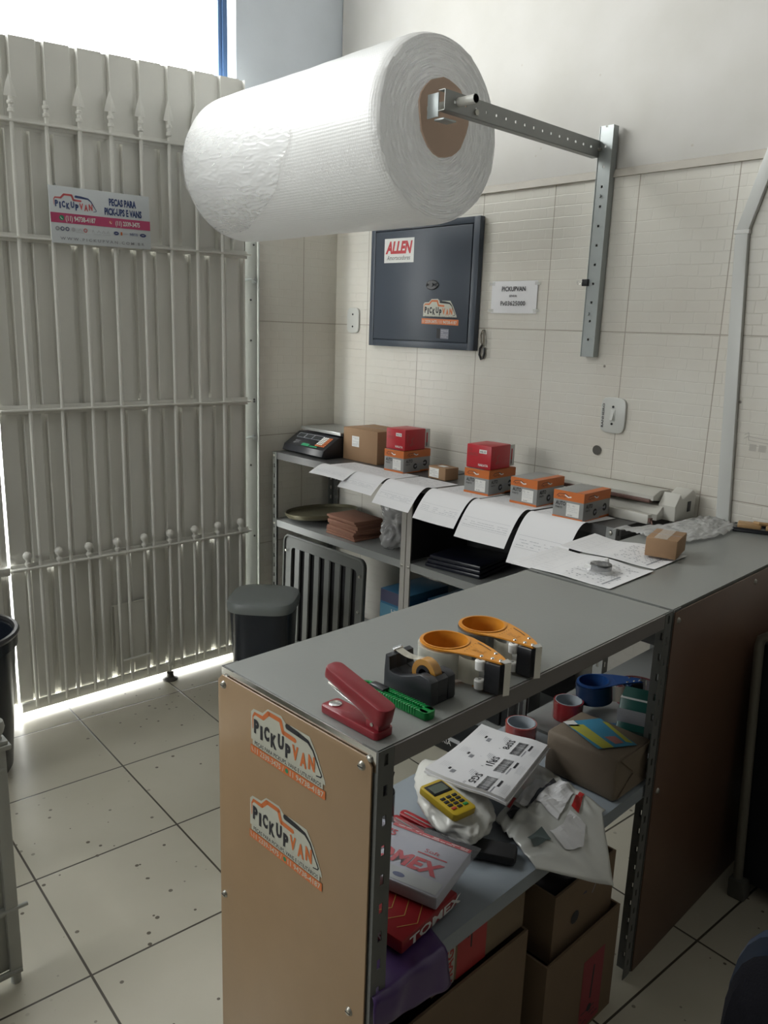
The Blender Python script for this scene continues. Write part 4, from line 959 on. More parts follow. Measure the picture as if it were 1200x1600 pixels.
# dark slatted grille
gl = thing('slatted_grille', 'dark grey metal grille with vertical slats leaning under the left shelf behind the pedal bin', 'grille', (.155, -.432, .0))
gl.rotation_euler = (math.radians(-1.5), 0, 0)
GLM = mat('grille_grey', (.085,.09,.085), .45)
W_, H_ = .575, .575
b = B(); out = rr_(0, W_, .0, H_, .035); inn = rr_(.05, W_-.05, .06, H_-.055, .02); n = len(out)
v = [(p[0], y, p[1]) for y in (0, .014) for p in out]+[(p[0], y, p[1]) for y in (0, .014) for p in inn]
fs = []
for i in range(n):
    j = (i+1) % n; fs += [(i, j, 2*n+j, 2*n+i), (n+j, n+i, 3*n+i, 3*n+j), (j, i, n+i, n+j), (2*n+i, 2*n+j, 3*n+j, 3*n+i)]
b.add(v, fs); bmesh.ops.recalc_face_normals(b.bm, faces=b.bm.faces)
b.tube([(p[0], -.004, p[1]) for p in out]+[(out[0][0], -.004, out[0][1])], .006, 0, 8)
finish(b, 'frame', GLM, gl)
b = B(); b.box((.02, .020, .03), (W_-.02, .024, H_-.02), 0); finish(b, 'added_dark_backing', BLACKM, gl)  # added black sheet that darkens the gaps between the slats
for k in range(6):
    x_ = .075+k*.0745; b = B(); b.prism([(x_, .004), (x_+.034, .004), (x_+.038, .010), (x_+.034, .013), (x_, .013)], .058, H_-.053, 'z', 0, .001); finish(b, 'slat', GLM, gl)
for x_, z_ in ((.02, .50), (.555, .34), (.06, .05), (.13, .035), (.555, .50)):
    b = B(); b.lathe([(0,0),(.007,0),(.006,-.004),(0,-.005)], (x_, -.0085, z_), 'y', 0, 10); finish(b, 'rivet', SCREW, gl)
# blue boxes beside the grille
bx = thing('blue_box', 'blue and white product box standing under the left shelf beside the slatted grille', 'box', (.775, -.36, .1005), .0)
b = B(); b.box((0,0,0), (.16,.26,.355), 0, .002); finish(b, 'body', mat('box_blue', (.05,.17,.30), .35), bx)
a = Art(); a.rect(.002, .30, .158, .354, mat('box_dusk', (.09,.09,.15), .4)); a.rect(.0, .02, .16, .29, mat('box_lightblue', (.13,.30,.42), .35)); a.up(); a.text('HI', .07, .255, .022, PWHITE, .03, .02); a.text('.', .11, .255, .022, PWHITE); a.build('front_print', bx, (0,0,0), (1,0,0), (0,0,1))
a = Art(); a.rect(0, .02, .26, .33, mat('box_deep_blue', (.02,.11,.25), .35)); a.build('side_print', bx, (.16,0,0), (0,1,0), (0,0,1))
bx2 = copy_tree(bx); bx2.location = (1.00, -.30, .1005); tag(bx2, 'blue product box in the dark lowest bay of the right shelving unit', 'box')
tag(finish(blob((.735, -.385, .335), (.025, .02, .022), 8, .3, 3), 'blue_rag', mat('royal_blue_cloth', (.02,.03,.25), .7)), 'small scrap of bright blue material beside the grille', 'cloth').location = (0, 0, -.09)

# dark cartons under the right unit, seen beneath the counter top
def dark_box(label, x, y, z, W, D, H, rz, txt):
    t = thing('black_carton', label, 'box', (x, y, z), rz)
    b = B(); b.box((0,0,0), (W,D,H), 0, .002); finish(b, 'body', mat('black_card', (.018,.020,.022), .4), t)
    a = Art(); a.text(txt, .03, H*.45, .020, PWHITE, W*.55, .0); a.rect(W*.62, H*.72, W*.9, H*.95, INKL); a.build('front_print', t, (0,0,0), (1,0,0), (0,0,1)); return t
dark_box('lowest black carton with a pale label, bottom of the right shelving unit', 1.165, -.395, .1005, .155, .24, .10, .0, 'LINEX')
dark_box('taller black carton with white lettering in the right shelving unit, seen past the tape roll', 1.335, -.395, .1005, .15, .12, .24, .0, 'LINEX')
dark_box('black carton with slanted white lettering, right of the others in the right shelving unit', 1.490, -.39, .1005, .12, .07, .32, .0, 'INDUSTRIA')
dark_box('small black carton on the floor in front of the right shelving unit', 1.25, -.56, .001, .20, .14, .07, .06, 'BATERIA')
# cables behind
for i, (x_, y_) in enumerate(((1.93, -.03), (2.03, -.03))):
    b = B(); b.tube([(x_, y_, .90), (x_+.01*(1-2*i), y_-.01, .75), (x_-.01+.03*i, y_-.01, .60), (x_+.01, y_-.02, .45), (x_+.05, y_-.02, .30)], .0035, 0, 8)
    tag(finish(b, 'black_cable', BLACKP), ('left' if i == 0 else 'right')+' one of two thin black cables hanging down the wall beneath the counter top', 'cable')

# ================================================================ PEDAL BIN AND BLACK BIN
pb = thing('pedal_bin', 'black pedal bin with a grey lid, standing between the gate and the shelves', 'bin', (.515, -.790, 0), .75)
def sup(W, D, e=.55, n=40):
    o_ = []
    for k in range(n):
        an = 2*PI*k/n; c_, s_ = math.cos(an), math.sin(an); o_.append((W/2*math.copysign(abs(c_)**e, c_), D/2*math.copysign(abs(s_)**e, s_)))
    return o_
b = B(); rings = [(0,.82),(.005,.84),(.20,.92),(.40,.99),(.405,1.0)]; n = 40; vs = []
for z, k in rings: vs += [(p[0]*k, p[1]*k, z) for p in sup(.27, .27)]
fs = [(i*n+k, i*n+(k+1)%n, (i+1)*n+(k+1)%n, (i+1)*n+k) for i in range(4) for k in range(n)]+[tuple(reversed(range(n))), tuple(range(4*n, 5*n))]
b.add(vs, fs); finish(b, 'body', DKBLUE, pb)
b = B(); vs = []; rg = [(.400,1.05),(.412,1.07),(.428,1.07),(.440,1.03),(.447,.9),(.449,.5)]
for z, k in rg: vs += [(p[0]*k, p[1]*k, z) for p in sup(.27, .27)]
b.add(vs, [(i*n+k, i*n+(k+1)%n, (i+1)*n+(k+1)%n, (i+1)*n+k) for i in range(5) for k in range(n)]+[tuple(reversed(range(n))), tuple(range(5*n, 6*n))]); finish(b, 'lid', mat('lid_grey', (.20,.22,.22), .4), pb)
b = B(); b.box((-.03, -.155, .005), (.03, -.105, .018), 0, .004); finish(b, 'pedal', BLACKP, pb)
kb = thing('round_bin', 'large round black plastic bin, cut off by the left edge of the photo', 'bin', (.395, -1.955, 0))
b = B(); b.lathe([(0,.002),(.145,.002),(.155,.02),(.185,.40),(.187,.46),(.197,.465),(.197,.50),(.187,.505),(.183,.50),(.150,.03),(0,.025)], (0,0,0), 'z', 0, 56)
finish(b, 'body', DKBLUE, kb)
b = B(); b.lathe([(.187,.50),(.200,.502),(.205,.512),(.200,.520),(.190,.520),(.184,.512),(.187,.50)], (0,0,0), 'z', 0, 56); finish(b, 'rim', BLACKP, kb)
b = B(); b.prism([(-.03,.42),(.03,.42),(.03,.48),(-.03,.48)], .18, .205, 'x', 0, .004); finish(b, 'handle_lug', BLACKP, kb)

# painted metal rack at the far left
rk = thing('metal_rack', 'off-white painted metal rack with a moulded post cap, at the far left', 'rack', (1.425, -2.135, 0))
RK = mat('rack_paint', (.44, .455, .43), .35, 0, .05, 60, .1, 8); RPN = mat('rack_panel', (.36, .37, .34), .4, var=.08)
for dy in (0, -.62):
    for dx in (0, -.45):
        b = B(); b.box((dx-.014, dy-.014, .03), (dx+.014, dy+.014, .615), 0, .003); po = finish(b, 'post', RK, rk)
        b = B(); b.box((dx-.024, dy-.024, .612), (dx+.024, dy+.024, .624), 0, .003); b.box((dx-.019, dy-.019, .624), (dx+.019, dy+.019, .634), 0, .003); b.lathe([(0,.634),(.012,.634),(.010,.642),(.016,.652),(.019,.664),(.016,.678),(.008,.686),(0,.688)], (dx, dy, 0), 'z', 0, 20); finish(b, 'cap', RK, po)
        b = B(); b.tube([(dx, dy, .0), (dx, dy, .03)], .012, 0, 12); finish(b, 'foot', RK, po)
for z in (.20, .56):
    for dx in (0, -.45): b = B(); b.box((dx-.011, -.63, z-.008), (dx+.011, .01, z+.008), 0, .002); b.tube([(dx+.012, -.63, z+.004), (dx+.012, .035 if z < .3 else .01, z+.004)], .005, 0, 8); finish(b, 'side_rail', RK, rk)
    b = B(); b.box((-.45, -.011, z-.008), (0, .011, z+.008), 0, .002); finish(b, 'end_rail', RK, rk)
b = B(); b.box((-.002, -.61, .21), (.001, -.014, .55)); finish(b, 'side_panel', RPN, rk)
b = B(); b.box((-.44, .0, .21), (-.014, .003, .55)); finish(b, 'end_panel', RPN, rk)
b = B(); b.box((-.002, -.61, .04), (.001, -.014, .19)); b.tube([(.010, .012, .035), (.010, -.63, .035)], .008, 0, 10); finish(b, 'lower_panel', [RPN], rk)

# ================================================================ ITEMS ON THE MIDDLE SHELF (near counter half)
S = .5365
bagm = mat('white_bag', (.72,.72,.68), .4, alpha=1, coat=.3)
b = blob((0,0,0), (.072, .135, .034), 21, .20, 5, 2.2)
o = finish(b, 'plastic_bag', bagm, sharp=180); o.location = (2.175, -1.452, S+.0325); o.rotation_euler.z = .95
tag(o, 'crumpled white plastic bag lying under the yellow card machine', 'plastic bag')
YM = mat('card_machine_yellow', (.62,.44,.03), .35)
tm = thing('card_machine', 'yellow card payment machine with a small screen and keypad, on the white plastic bag', 'card machine', (2.203, -1.507, .600), 0, rot=(.10, .06, 1.52))
b = B(); b.prism(rr_(-.032, .032, -.055, .055, .009), 0, .016, 'z', 0, .003); finish(b, 'body', YM, tm)
b = B(); b.box((-.026, .012, .0155), (.026, .046, .0172), 0, .001); scn = finish(b, 'screen_bezel', BLACKP, tm)
b = B(); b.box((-.020, .018, .0170), (.020, .041, .0176)); finish(b, 'screen', mat('lcd_green', (.12,.15,.12), .2), scn)
for i in range(3):
    for j in range(4):
        m_ = INK if j < 3 else (mat('key_red', (.5,.06,.04), .4) if i == 0 else mat('key_green', (.02,.3,.08), .4) if i == 2 else INK)
        b = B(); b.box((-.023+i*.0165, -.006-j*.011, .0155), (-.011+i*.0165, .001-j*.011, .0178), 0, .001); finish(b, 'key', m_, tm)
# stack of printed labels, curling
def lab(uu, vv, h=0):
    A, Bq, Cq, D = Vector((2.098,-1.462,.600)), Vector((2.048,-1.212,.600)), Vector((2.205,-1.158,.606)), Vector((2.300,-1.440,.628))
    p = A.lerp(D, uu).lerp(Bq.lerp(Cq, uu), vv)
    p.z += .030*(uu**2)*.4 + .016*(1-uu)**2 - .018*math.sin(vv*PI)*(1-uu)*.4 - .035*max(0, uu-.72)**1.5*2
    p.z += h; return p
ls = thing('shipping_labels', 'thick curling pile of white shipping label sheets with barcodes, on the middle shelf', 'paper', (2.16, -1.31, .60))
b = B(); b.slab(lambda uu, vv: lab(uu, vv), 20, 20, .006); q = finish(b, 'sheet', PAPER, ls, sharp=60); q.location = -Vector(ls.location)
b = B(); b.slab(lambda uu, vv: lab(uu, vv)+Vector((.006*uu, -.003+.005*vv, -.0065)), 20, 20, .005); q = finish(b, 'sheet', PAPER, ls, sharp=60); q.location = -Vector(ls.location)
a = Art()   # art space: x 0..1 along uu (left→right edge), y 0..1 along vv; drawn in metres then scaled
LW, LH = .21, .297
# text runs down the page: labels are turned a quarter
for k, code in enumerate(('SSP8', 'SRJ1', 'SG5')):
    y1_ = .262-k*.100; 
    a.text(code, .108, y1_+.004, .019, INK, .052, .02, rot=-PI/2)
    a.bars(.137, y1_-.068, .166, y1_+.002, INK, 3+k, False)
    a.rect(.175, y1_-.030, .181, y1_+.0, INK); a.rect(.171, y1_-.068, .1735, y1_-.034, INKG)
    a.rect(.040, y1_-.022, .046, y1_-.010, INK); a.bars(.050, y1_-.034, .062, y1_-.016, INKG, 20+k, False)
    a.lines(.066, y1_-.045, .080, y1_+.02, 1, INKL, .001, k)
    for j in range(5): a.rect(.016+j*.005, y1_-.020+.001*j, .0166+j*.005, y1_+.010, INKL)
    for j in range(4): a.rect(.090+j*.005, y1_-.012*j/2-.004, .0907+j*.005, y1_+.016-.002*j, INKG)
    for j in range(5): a.rect(.188+j*.0035, y1_-.05, .1886+j*.0035, y1_-.01+.004*(j % 2), INKL)
    a.lines(.100, y1_-.060, .106, y1_-.048, 2, INK, .0016, 40+k)
q = a.build('print', ls, fn=lambda x, y, z: lab(min(1, x/LW), min(1, max(0, y/LH)), z*.5+.0002)); q.location = -Vector(ls.location)

# plastic mailer hanging over the shelf edge
MC = [Vector(p) for p in ((2.262,-1.418,.552), (2.190,-1.170,.556), (2.395,-1.205,.552), (2.470,-1.300,.520), (2.392,-1.465,.545))]
def mail(uu, vv, h=0):
    lo = MC[0].lerp(MC[4], uu); hi = MC[1].lerp(MC[2], uu); p = lo.lerp(hi, vv)
    k = max(0, uu-.6)/.4*math.sin(vv*PI)**1.0
    p += (Vector((2.505,-1.345,.50))-MC[4].lerp(MC[2], .45))*max(0, (uu-.5)/.5)*max(0, 1-abs(vv-.45)/.5)
    p.z += .020*math.sin(uu*PI)**.7*math.sin(vv*PI)**.7+.006*noise.noise(Vector((uu*4, vv*5, 3)))+.008*(1-2*abs(noise.noise(Vector((uu*6, vv*7, 9)))))*math.sin(uu*PI)
    if p.x > 2.42: p.z = min(p.z, .552-(p.x-2.42)*.5)
    p.z += h; return p
ml = thing('plastic_mailer', 'translucent white mailing bag with papers inside, drooping over the shelf edge', 'mailing bag', (2.30, -1.33, .54))
b = B(); b.slab(lambda uu, vv: mail(uu, vv), 40, 40, .001); q = finish(b, 'bag', mat('mailer_film', (.60,.61,.58), .3, coat=.4, var=.06), ml, sharp=180); q.location = -Vector(ml.location)
def mart(nm, items):
    for (x0, y0, x1, y1, m_) in items: 
        a = Art(); n_ = 10
        for i in range(n_):
            for j in range(n_): a.rect(x0+(x1-x0)*i/n_, y0+(y1-y0)*j/n_, x0+(x1-x0)*(i+1)/n_, y0+(y1-y0)*(j+1)/n_, m_)
        q = a.build(nm, ml, fn=lambda x, y, z: mail(x, y, .003)); q.location = -Vector(ml.location)
mart('address_slip', [(.40, .45, .62, .92, PAPER), (.14, .30, .34, .75, PAPER), (.66, .30, .80, .66, PAPER)])
mart('red_stripe', [(.66, .70, .73, .97, mat('stripe_red', (.45,.02,.02), .4)), (.06, .20, .12, .34, mat('stripe_red', (0,0,0)))])
mart('dark_card', [(.345, .30, .395, .86, mat('card_dark', (.05,.055,.07), .25)), (.14, .12, .30, .26, INK), (.62, .10, .72, .26, mat('card_teal', (.13,.17,.17), .4))])
# dark pouch
b = B(); b.box((0,0,0), (.19,.050,.022), 0, .008)
o = finish(b, 'black_pouch', BLACKM); o.location = (2.212, -1.592, S); o.rotation_euler.z = .55; tag(o, 'long flat black pouch on the middle shelf, in front of the white plastic bag', 'pouch')
# kraft parcel
KR = mat('kraft_paper', (.19,.15,.11), .7, 0, .25, 25, .1, 9)
pc = thing('wrapped_parcel', 'kraft paper parcel with a blue and yellow sticker on the middle shelf', 'parcel', (2.195, -1.150, S), .02)
b = B(); b.box((0,0,0), (.185,.150,.103), 0, .006)
bmesh.ops.subdivide_edges(b.bm, edges=[e for e in b.bm.edges if e.calc_length() > .05], cuts=6, use_grid_fill=True)
for v in b.bm.verts: v.co += Vector((.0025, .0025, .0015))*noise.noise(v.co*38)
for v in b.bm.verts: v.co.z = max(0, v.co.z)
finish(b, 'wrapping', KR, pc, sharp=50)
b = B(); b.prism([(.004,.060),(.098,.10),(.150,.104),(.075,.0)][0:0] or [(.012,.004),(.075,.045),(.140,.004)], .1855, .1875, 'x', 0); b.prism([(.010,.100),(.075,.050),(.140,.100)], .1862, .1882, 'x', 0); finish(b, 'end_fold', KR, pc)
a = Art(); BLU = mat('sticker_blue', (.05,.26,.42), .4); YLW = mat('sticker_yellow', (.45,.44,.06), .4); PNK = mat('sticker_pink', (.42,.16,.14), .5)
a.poly([(.0,.05),(.05,.135),(.175,.085),(.125,.0)], BLU); a.up(.0002); a.poly([(.015,.045),(.04,.075),(.145,.035),(.130,.010)], YLW); a.poly([(.06,.125),(.075,.128),(.165,.085),(.150,.078)], YLW); a.poly([(.0,.05),(.012,.075),(.04,.062),(.022,.042)], PWHITE); a.up(.0002); a.poly([(.105,.060),(.120,.082),(.150,.070),(.140,.050)], PNK); a.lines(.05,.04,.12,.055,2,INKG,.001,3)
a.build('sticker', pc, (.006, .008, .1062), (1,0,0), (0,1,0))
# tape rolls
def tape_roll(name, label, loc, ro, ri, H, mo, mc, mt=None, group=None, rot=None):
    t = thing(name, label, 'tape roll', loc, 0, group, rot)
    b = B(); b.lathe([(ri+.002,0),(ro,0),(ro,H),(ri+.002,H),(ri+.002,0)], (0,0,0), 'z', 0, 40); finish(b, 'tape', mo, t)
    b = B(); b.lathe([(ri,-.0005),(ri+.002,-.0005),(ri+.002,H+.001),(ri,H+.001),(ri,-.0005)], (0,0,0), 'z', 0, 40); finish(b, 'core', mc, t); return t
RT = mat('red_tape', (.33,.045,.04), .2, coat=.8); CR = mat('white_core', (.42,.46,.50), .6)
tape_roll('tape_roll', 'red tape roll with a white core, nearer one, just behind the label sheets', (2.073, -1.083, S), .040, .034, .050, RT, CR, group='red tape rolls')
tape_roll('tape_roll', 'red tape roll with a white core, farther one, beside the blue tape gun', (2.078, -.880, S), .040, .034, .050, mat('red_tape2', (.30,.02,.025), .2, coat=.8), CR, group='red tape rolls')
# blue tape gun, green bagged pack, red wound cable etc. on the far half's middle shelf
bgn = tape_gun(True)
for k in list(kids(bgn)):
    if k.name.startswith('frame'):
        for i, m_ in enumerate(k.data.materials): k.data.materials[i] = mat('gun_blue', (.012,.055,.20), .35)
        for e in kids(k): bpy.data.objects.remove(e)
    elif k.name.startswith('tape_roll') or k.name.startswith('roller'):
        k.data.materials[0] = mat('dark_blue_roll', (.012,.03,.08), .3)
bgn.location = (2.108, -.800, S+.034); bgn.rotation_euler = (.0, -.10, .78); tag(bgn, 'dark blue hand tape gun lying on the middle shelf behind the wrapped parcel', 'tape gun')
tape_roll('tape_roll', 'large roll of reddish translucent tape behind the blue tape gun', (2.150, -.640, S), .062, .046, .050, mat('reddish_wrap', (.16,.05,.055), .2, coat=.8), mat('smoky_core', (.13,.12,.13), .4))
gb = thing('green_pack', 'dark green pack with a white printed label, behind the wrapped parcel', 'package', (2.265, -.865, S), .35)
b = B(); b.prism([(0,.03),(.02,0),(.10,0),(.12,.05),(.10,.105),(.03,.10)], -.045, .045, 'x', 0, .004); finish(b, 'pack', mat('pack_green', (.015,.09,.075), .3), gb)
a = Art(); a.rect(-.045, .0, .045, .016, PWHITE); a.rect(-.04, .020, .045, .07, mat('label_dim', (.38,.38,.40), .5)); a.up(); a.lines(-.035, .026, .04, .064, 6, INKG, .001, 2); a.build('label', gb, (0, .031, .1003), (1,0,0), (0,.9,0))
a = Art(); a.rect(-.045, .0, .045, .05, mat('label_dim', (0,0,0))); a.lines(-.04, .006, .04, .044, 5, INKG, .001, 12); a.build('front_label', gb, (0, .009, .040), (1,0,0), (0,-.16,.6))
b = B(); b.box((0,0,0), (.085,.05,.03), 0, .008); o = finish(b, 'blue_packet', mat('packet_blue', (.03,.14,.30), .35)); o.location = (2.170, -.935, S); o.rotation_euler.z = .5; tag(o, 'small blue packet between the farther red tape roll and the green pack', 'packet')
b = B(); b.lathe([(.012,0),(.017,.0),(.017,.11),(.012,.11),(.012,0)], (0,0,0), 'z', 0, 24); o = finish(b, 'film_roll', mat('pale_film_roll', (.42,.42,.34), .3)); o.location = (2.205, -.560, S); tag(o, 'narrow pale roll standing upright on the shelf behind the counter post', 'roll')
b = B(); b.box((0,0,0), (.001,.018,.16)); o = finish(b, 'hanging_strip', GALV)
o.location = (2.0335, -1.045, S+.003); tag(o, 'short upright galvanised strip beside the nearer red tape roll', 'metal strip')
# red knives, mug
for i, (x_, y_, rz, lb) in enumerate(((2.130, -1.552, .22, 'red snap-off knife next to the black mug, farther of the pair'), (2.130, -1.580, .12, 'red snap-off knife next to the black mug, nearer of the pair'))):
    t = thing('utility_knife', lb, 'utility knife', (x_, y_, S), rz-.1, 'red knives on the middle shelf')
    b = B(); b.prism(rr_(-.02, .095, 0, .022, .009), 0, .014, 'z', 0, .002); finish(b, 'handle', mat('knife_red', (.42,.02,.03), .3), t)
    b = B(); b.box((-.01, .008, .0135), (.075, .011, .0152)); finish(b, 'slot', mat('slot_grey', (.4,.36,.36), .4), t)
mg = thing('pen_cup', 'black cylindrical cup with a black pen sticking out, just inside the tan end panel', 'cup', (2.113, -1.612, S))
b = B(); b.lathe([(0,0),(.027,0),(.030,.004),(.031,.090),(.029,.092),(.027,.088),(.026,.006),(0,.005)], (0,0,0), 'z', 0, 32); finish(b, 'cup', BLACKP, mg)
b = B(); b.tube([(0,.0,.01), (.005,.030,.125)], .004, 0, 10); finish(b, 'pen', BLACKM, mg)
# stationery packs
def pack(label, loc, rz, W, D, H, main, kids_):
    t = thing('shirt_pack', label, 'pack', loc, rz)
    b = B(); b.box((0,0,0), (W,D,H), 0, .004); finish(b, 'pack', main, t); kids_(t); return t
def k1(t):
    a = Art(); a.rect(.004, .004, .21, .036, mat('card_silver', (.42,.44,.45), .35)); a.up()
    for i in range(12):
        for j in range(3): a.rect(.012+i*.007, .008+j*.008, .017+i*.007, .013+j*.008, INKG)
    a.disc(.13, .018, .012, NAVY, ry=.006)
    a.text('TOMEX', .028, .046, .034, mat('pack_red', (.50,.015,.03), .4), .165, .045, .1)
    a.text('A075', .020, .112, .018, mat('pack_red', (0,0,0)), .05, .03); a.text('Soft', .140, .100, .010, mat('pack_red', (0,0,0)), .03, .0); a.rect(.13, .092, .19, .095, mat('pack_red', (0,0,0)))
    a.rect(.05, .140, .215, .150, RED); a.up()
    a.lines(.06, .141, .21, .149, 2, PWHITE, .0015, 5); a.build('printed_front', t, (0,0,.0262), (1,0,0), (0,1,0))
    b = B(); b.grid(lambda uu, vv: (-.006+.235*uu, -.006+.168*vv, .0285+.004*abs(noise.noise(Vector((uu*9, vv*9, 1))))), 24, 18); finish(b, 'clear_wrap', mat('cello', (.9,.9,.95), .08, alpha=.14, coat=1), t, sharp=180)
    b = B(); b.grid(lambda uu, vv: (-.02+.07*uu, .05+.08*vv, .031+.022*abs(noise.noise(Vector((uu*3, vv*4, 6))))), 16, 16); finish(b, 'crumpled_film', mat('cello_grey', (.35,.32,.36), .15, alpha=.6, coat=1), t, sharp=180)
pk = pack('white pack with large red lettering in clear wrap, lying on the middle shelf corner', (2.205, -1.785, S+.030), .30, .215, .150, .026, mat('pack_white', (.45,.46,.53), .3), k1)
pk.location = (2.178, -1.792, S+.0375)
def k2(t):
    a = Art()
    for i in range(7): a.stroke([(.01+i*.028, .02), (.03+i*.028, .05), (.01+i*.028, .09)], .0015, mat('gold_line', (.45,.25,.06), .4))
    a.build('top_pattern', t, (0,0,.0262), (1,0,0), (0,1,0))
    a = Art(); a.text('TOMEX', .02, .004, .017, PWHITE, .15, .03); a.build('edge_lettering', t, (.205, 0, 0), (0,1,0), (0,0,1))
    a = Art(); a.text('TOMEX', .02, .004, .017, PWHITE, .15, .03); a.build('end_lettering', t, (0, 0, 0), (1,0,0), (0,0,1))
pk2 = pack('bright red pack with gold lines, lying beneath the white lettered pack', (2.190, -1.845, S+.009), .12, .205, .160, .026, mat('pack_shaded_red', (.30,.015,.02), .3), k2)  # red set darker for the shade and clear film over it
# purple bag hanging below the shelf
def purp(uu, vv):
    y = -1.905+.165*uu+.012*math.sin(vv*5); d = vv*.212; k = .150
    if d < k: return (2.272+d, y, S+.0015+.004*abs(noise.noise(Vector((uu*5, vv*5, 4)))))
    return (2.422+.012*math.sin((d-k)*16)+.010*noise.noise(Vector((uu*4, vv*3, 2)))+.004, y+.02*(d-k)*10*uu, S+.0015-(d-k)*(.75+.35*uu))
b = B(); b.grid(purp, 24, 34, thick=.0008)
tag(finish(b, 'purple_bag', mat('purple_film', (.085,.045,.16), .3, coat=.3), sharp=180), 'purple plastic bag draping over the middle shelf edge beneath the red pack', 'plastic bag')

# ================================================================ BOXES ON THE FLOOR UNDER THE COUNTER
def open_box(name, label, loc, rz, W, D, H, m, t_=.005, art=None, inner=None):
    t = thing(name, label, 'cardboard box', loc, rz)
    b = B(); b.box((0,0,0), (W,D,t_)); b.box((0,0,t_), (t_,D,H)); b.box((W-t_,0,t_), (W,D,H)); b.box((t_,0,t_), (W-t_,t_,H)); b.box((t_,D-t_,t_), (W-t_,D,H)); finish(b, 'body', m, t)
    if art: art(t, W, D, H)
    return t
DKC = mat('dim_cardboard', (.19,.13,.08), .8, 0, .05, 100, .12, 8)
def art_red(t, W, D, H):
    a = Art(); DR = mat('dull_red', (.28,.04,.05), .6); a.rect(D*.52, .01, D*.82, H*.72, DR); a.up(); a.stroke([(D*.66, H*.3), (D*.68, H*.6)], .006, INK); a.disc(D*.66, H*.20, .010, INK); a.lines(D*.54, .02, D*.8, .06, 3, INK, .003, 4); a.build('printed_mark', t, (W,0,0), (0,1,0), (0,0,1))
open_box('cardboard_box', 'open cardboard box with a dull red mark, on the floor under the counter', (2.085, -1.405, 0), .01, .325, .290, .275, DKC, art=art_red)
def art_scr(t, W, D, H):
    a = Art(); a.disc(D*.35, H*.45, .016, INK, 9); a.stroke([(D*.62,H*.62),(D*.70,H*.8),(D*.74,H*.66),(D*.82,H*.84)], .003, INKG); a.build('scrawl', t, (W,0,0), (0,1,0), (0,0,1))
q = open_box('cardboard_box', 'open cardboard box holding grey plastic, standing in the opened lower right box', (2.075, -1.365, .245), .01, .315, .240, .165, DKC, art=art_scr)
o = finish(blob((0,0,0), (.11,.08,.06), 31, .4, 4, 3), 'grey_plastic', mat('grey_film', (.12,.12,.14), .25, coat=.5), sharp=180); o.location = (2.25, -1.24, .362); tag(o, 'crumpled grey plastic stuffed in the upper right box below the shelf', 'plastic wrap')
def art_logo(t, W, D, H):
    a = Art(); a.disc(.20, .27, .035, INKG, 24, .020); a.up(); a.disc(.20, .27, .030, DKC, 24, .016); a.up(); a.text('Forms', .16, .255, .026, INKG, .11, .0, .3); a.build('faint_logo', t, (W,0,0), (0,1,0), (0,0,1))
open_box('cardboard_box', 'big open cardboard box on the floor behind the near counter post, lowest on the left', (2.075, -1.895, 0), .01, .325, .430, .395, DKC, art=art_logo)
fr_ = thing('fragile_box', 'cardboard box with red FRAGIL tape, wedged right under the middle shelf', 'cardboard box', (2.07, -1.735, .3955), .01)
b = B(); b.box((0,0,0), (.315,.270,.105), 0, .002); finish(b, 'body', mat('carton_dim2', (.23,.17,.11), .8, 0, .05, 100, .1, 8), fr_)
a = Art(); FR_ = mat('fragile_red', (.42,.04,.04), .5); a.rect(.030, .0, .060, .105, mat('fragile_white', (.42,.41,.36), .5)); a.rect(.066, 0, .150, .105, FR_); a.up(); a.text('FRAGIL', .055, .004, .019, FR_, .095, .03, rot=PI/2); a.stroke([(.105,.05),(.105,.09)], .004, INK); a.stroke([(.095,.075),(.105,.095),(.118,.08)], .003, INK); a.build('warning_tape', fr_, (.315,0,0), (0,1,0), (0,0,1))

# ================================================================ RIGHT SIDE: cabinet and chair
cb = thing('black_cabinet', 'tall black panel with a beige edge tube, beside the dark counter side', 'cabinet', (2.455, -.50, 0), rot=(0, -.05, 0))
b = B(); b.box((-.005, .012, .045), (.45, .40, .76), 0, .006); finish(b, 'body', mat('cabinet_black', (.010,.012,.017), .4), cb)
b = B(); b.tube([(-.008,.0,.03),(-.008,.0,.755),(-.004,.0,.775),(.012,.0,.788),(.45,.0,.788)], .013, 0, 12); finish(b, 'edge_tube', mat('beige_tube', (.17,.16,.13), .45), cb)
b = B(); b.box((-.028, -.02, 0), (.02, .03, .06), 0, .006); finish(b, 'foot', mat('foot_grey', (.10,.10,.09), .5), cb); b = B(); b.box((.40, -.02, 0), (.45, .03, .06), 0, .006); finish(b, 'foot', mat('foot_grey', (.10,.10,.09), .5), cb)
ch = thing('office_chair', 'dark blue-black office chair, only the rounded edge of its back showing at the lower right', 'chair', (3.005, -1.975, 0), -.35)
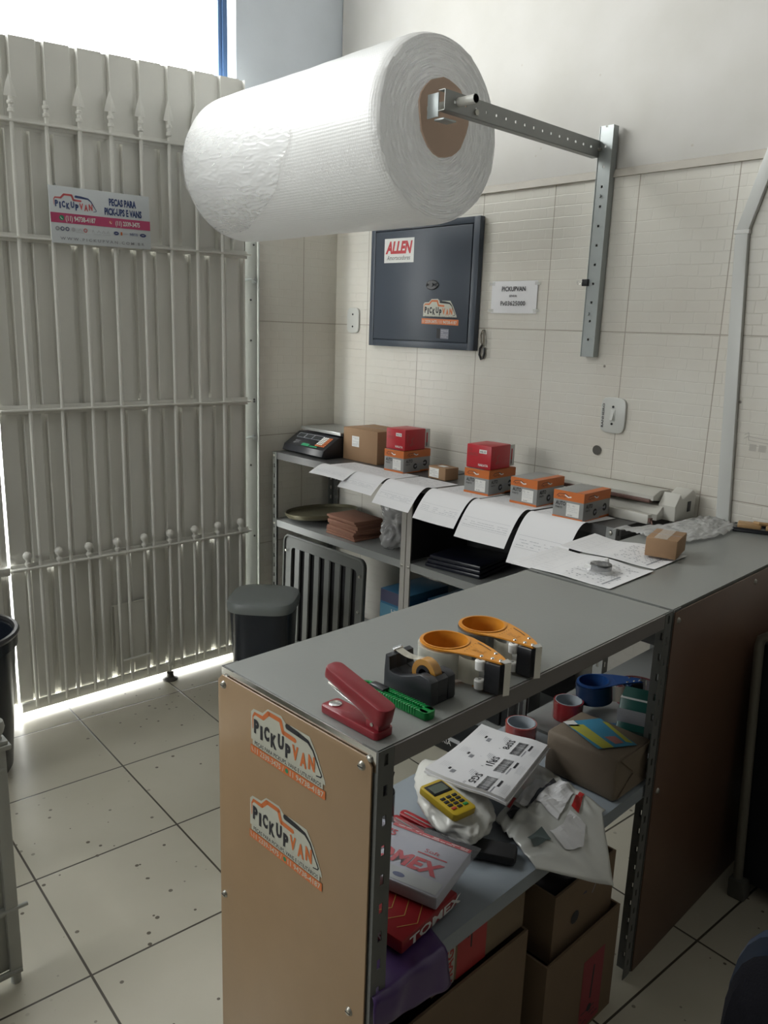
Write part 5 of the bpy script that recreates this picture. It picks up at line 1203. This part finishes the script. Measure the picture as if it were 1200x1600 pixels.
def backp(y, k): 
    return [(p[0]*k, y, .69+p[1]*k) for p in sup(.46, .44, .6, 36)]
SH = mat('chair_shell', (.012,.019,.036), .45, spec=.3); FAB = mat('chair_fabric', (.004,.004,.006), .9, 0, .2, 400, spec=.1)
b = B(); n = 36; vs = []; rg = [(.200,.93),(.196,.98),(.205,1.0),(.222,1.0),(.232,.97),(.236,.85)]
for y, k in rg: vs += backp(y, k)
b.add(vs, [(i*n+k, i*n+(k+1)%n, (i+1)*n+(k+1)%n, (i+1)*n+k) for i in range(5) for k in range(n)]+[tuple(reversed(range(n))), tuple(range(5*n, 6*n))]); bmesh.ops.recalc_face_normals(b.bm, faces=b.bm.faces); finish(b, 'back_shell', SH, ch)
b = B(); vs = []
for y, k in [(.200,.90),(.175,.92),(.162,.86),(.156,.70)]: vs += backp(y, k)
b.add(vs, [(i*n+k, i*n+(k+1)%n, (i+1)*n+(k+1)%n, (i+1)*n+k) for i in range(3) for k in range(n)]+[tuple(reversed(range(n))), tuple(range(3*n, 4*n))]); bmesh.ops.recalc_face_normals(b.bm, faces=b.bm.faces); finish(b, 'back_pad', FAB, ch)
b = B(); b.prism(sup(.46, .44, .5, 36), .42, .48, 'z', 0, .015); finish(b, 'seat', FAB, ch)
b = B(); b.tube([(0,.05,.40),(0,.24,.42),(0,.25,.52),(0,.235,.60)], .016, 0, 10); finish(b, 'back_arm', BLACKM, ch)
b = B(); b.tube([(0,0,.09),(0,0,.42)], .024, 0, 16); finish(b, 'column', BLACKM, ch)
for k in range(5):
    an = 2*PI*k/5+.3; e = (.27*math.cos(an), .27*math.sin(an))
    b = B(); b.tube([(0,0,.10),(e[0]*.6,e[1]*.6,.085),(e[0],e[1],.065)], [.022,.018,.013], 0, 10); lg = finish(b, 'base_leg', BLACKM, ch)
    b = B(); b.lathe([(0,-.02),(.022,-.02),(.025,-.015),(.025,.015),(.022,.02),(0,.02)], (e[0], e[1], .0255), 'y', 0, 18); b.tube([(e[0],e[1],.03),(e[0],e[1],.06)], .006, 0, 8); finish(b, 'caster', BLACKP, lg)
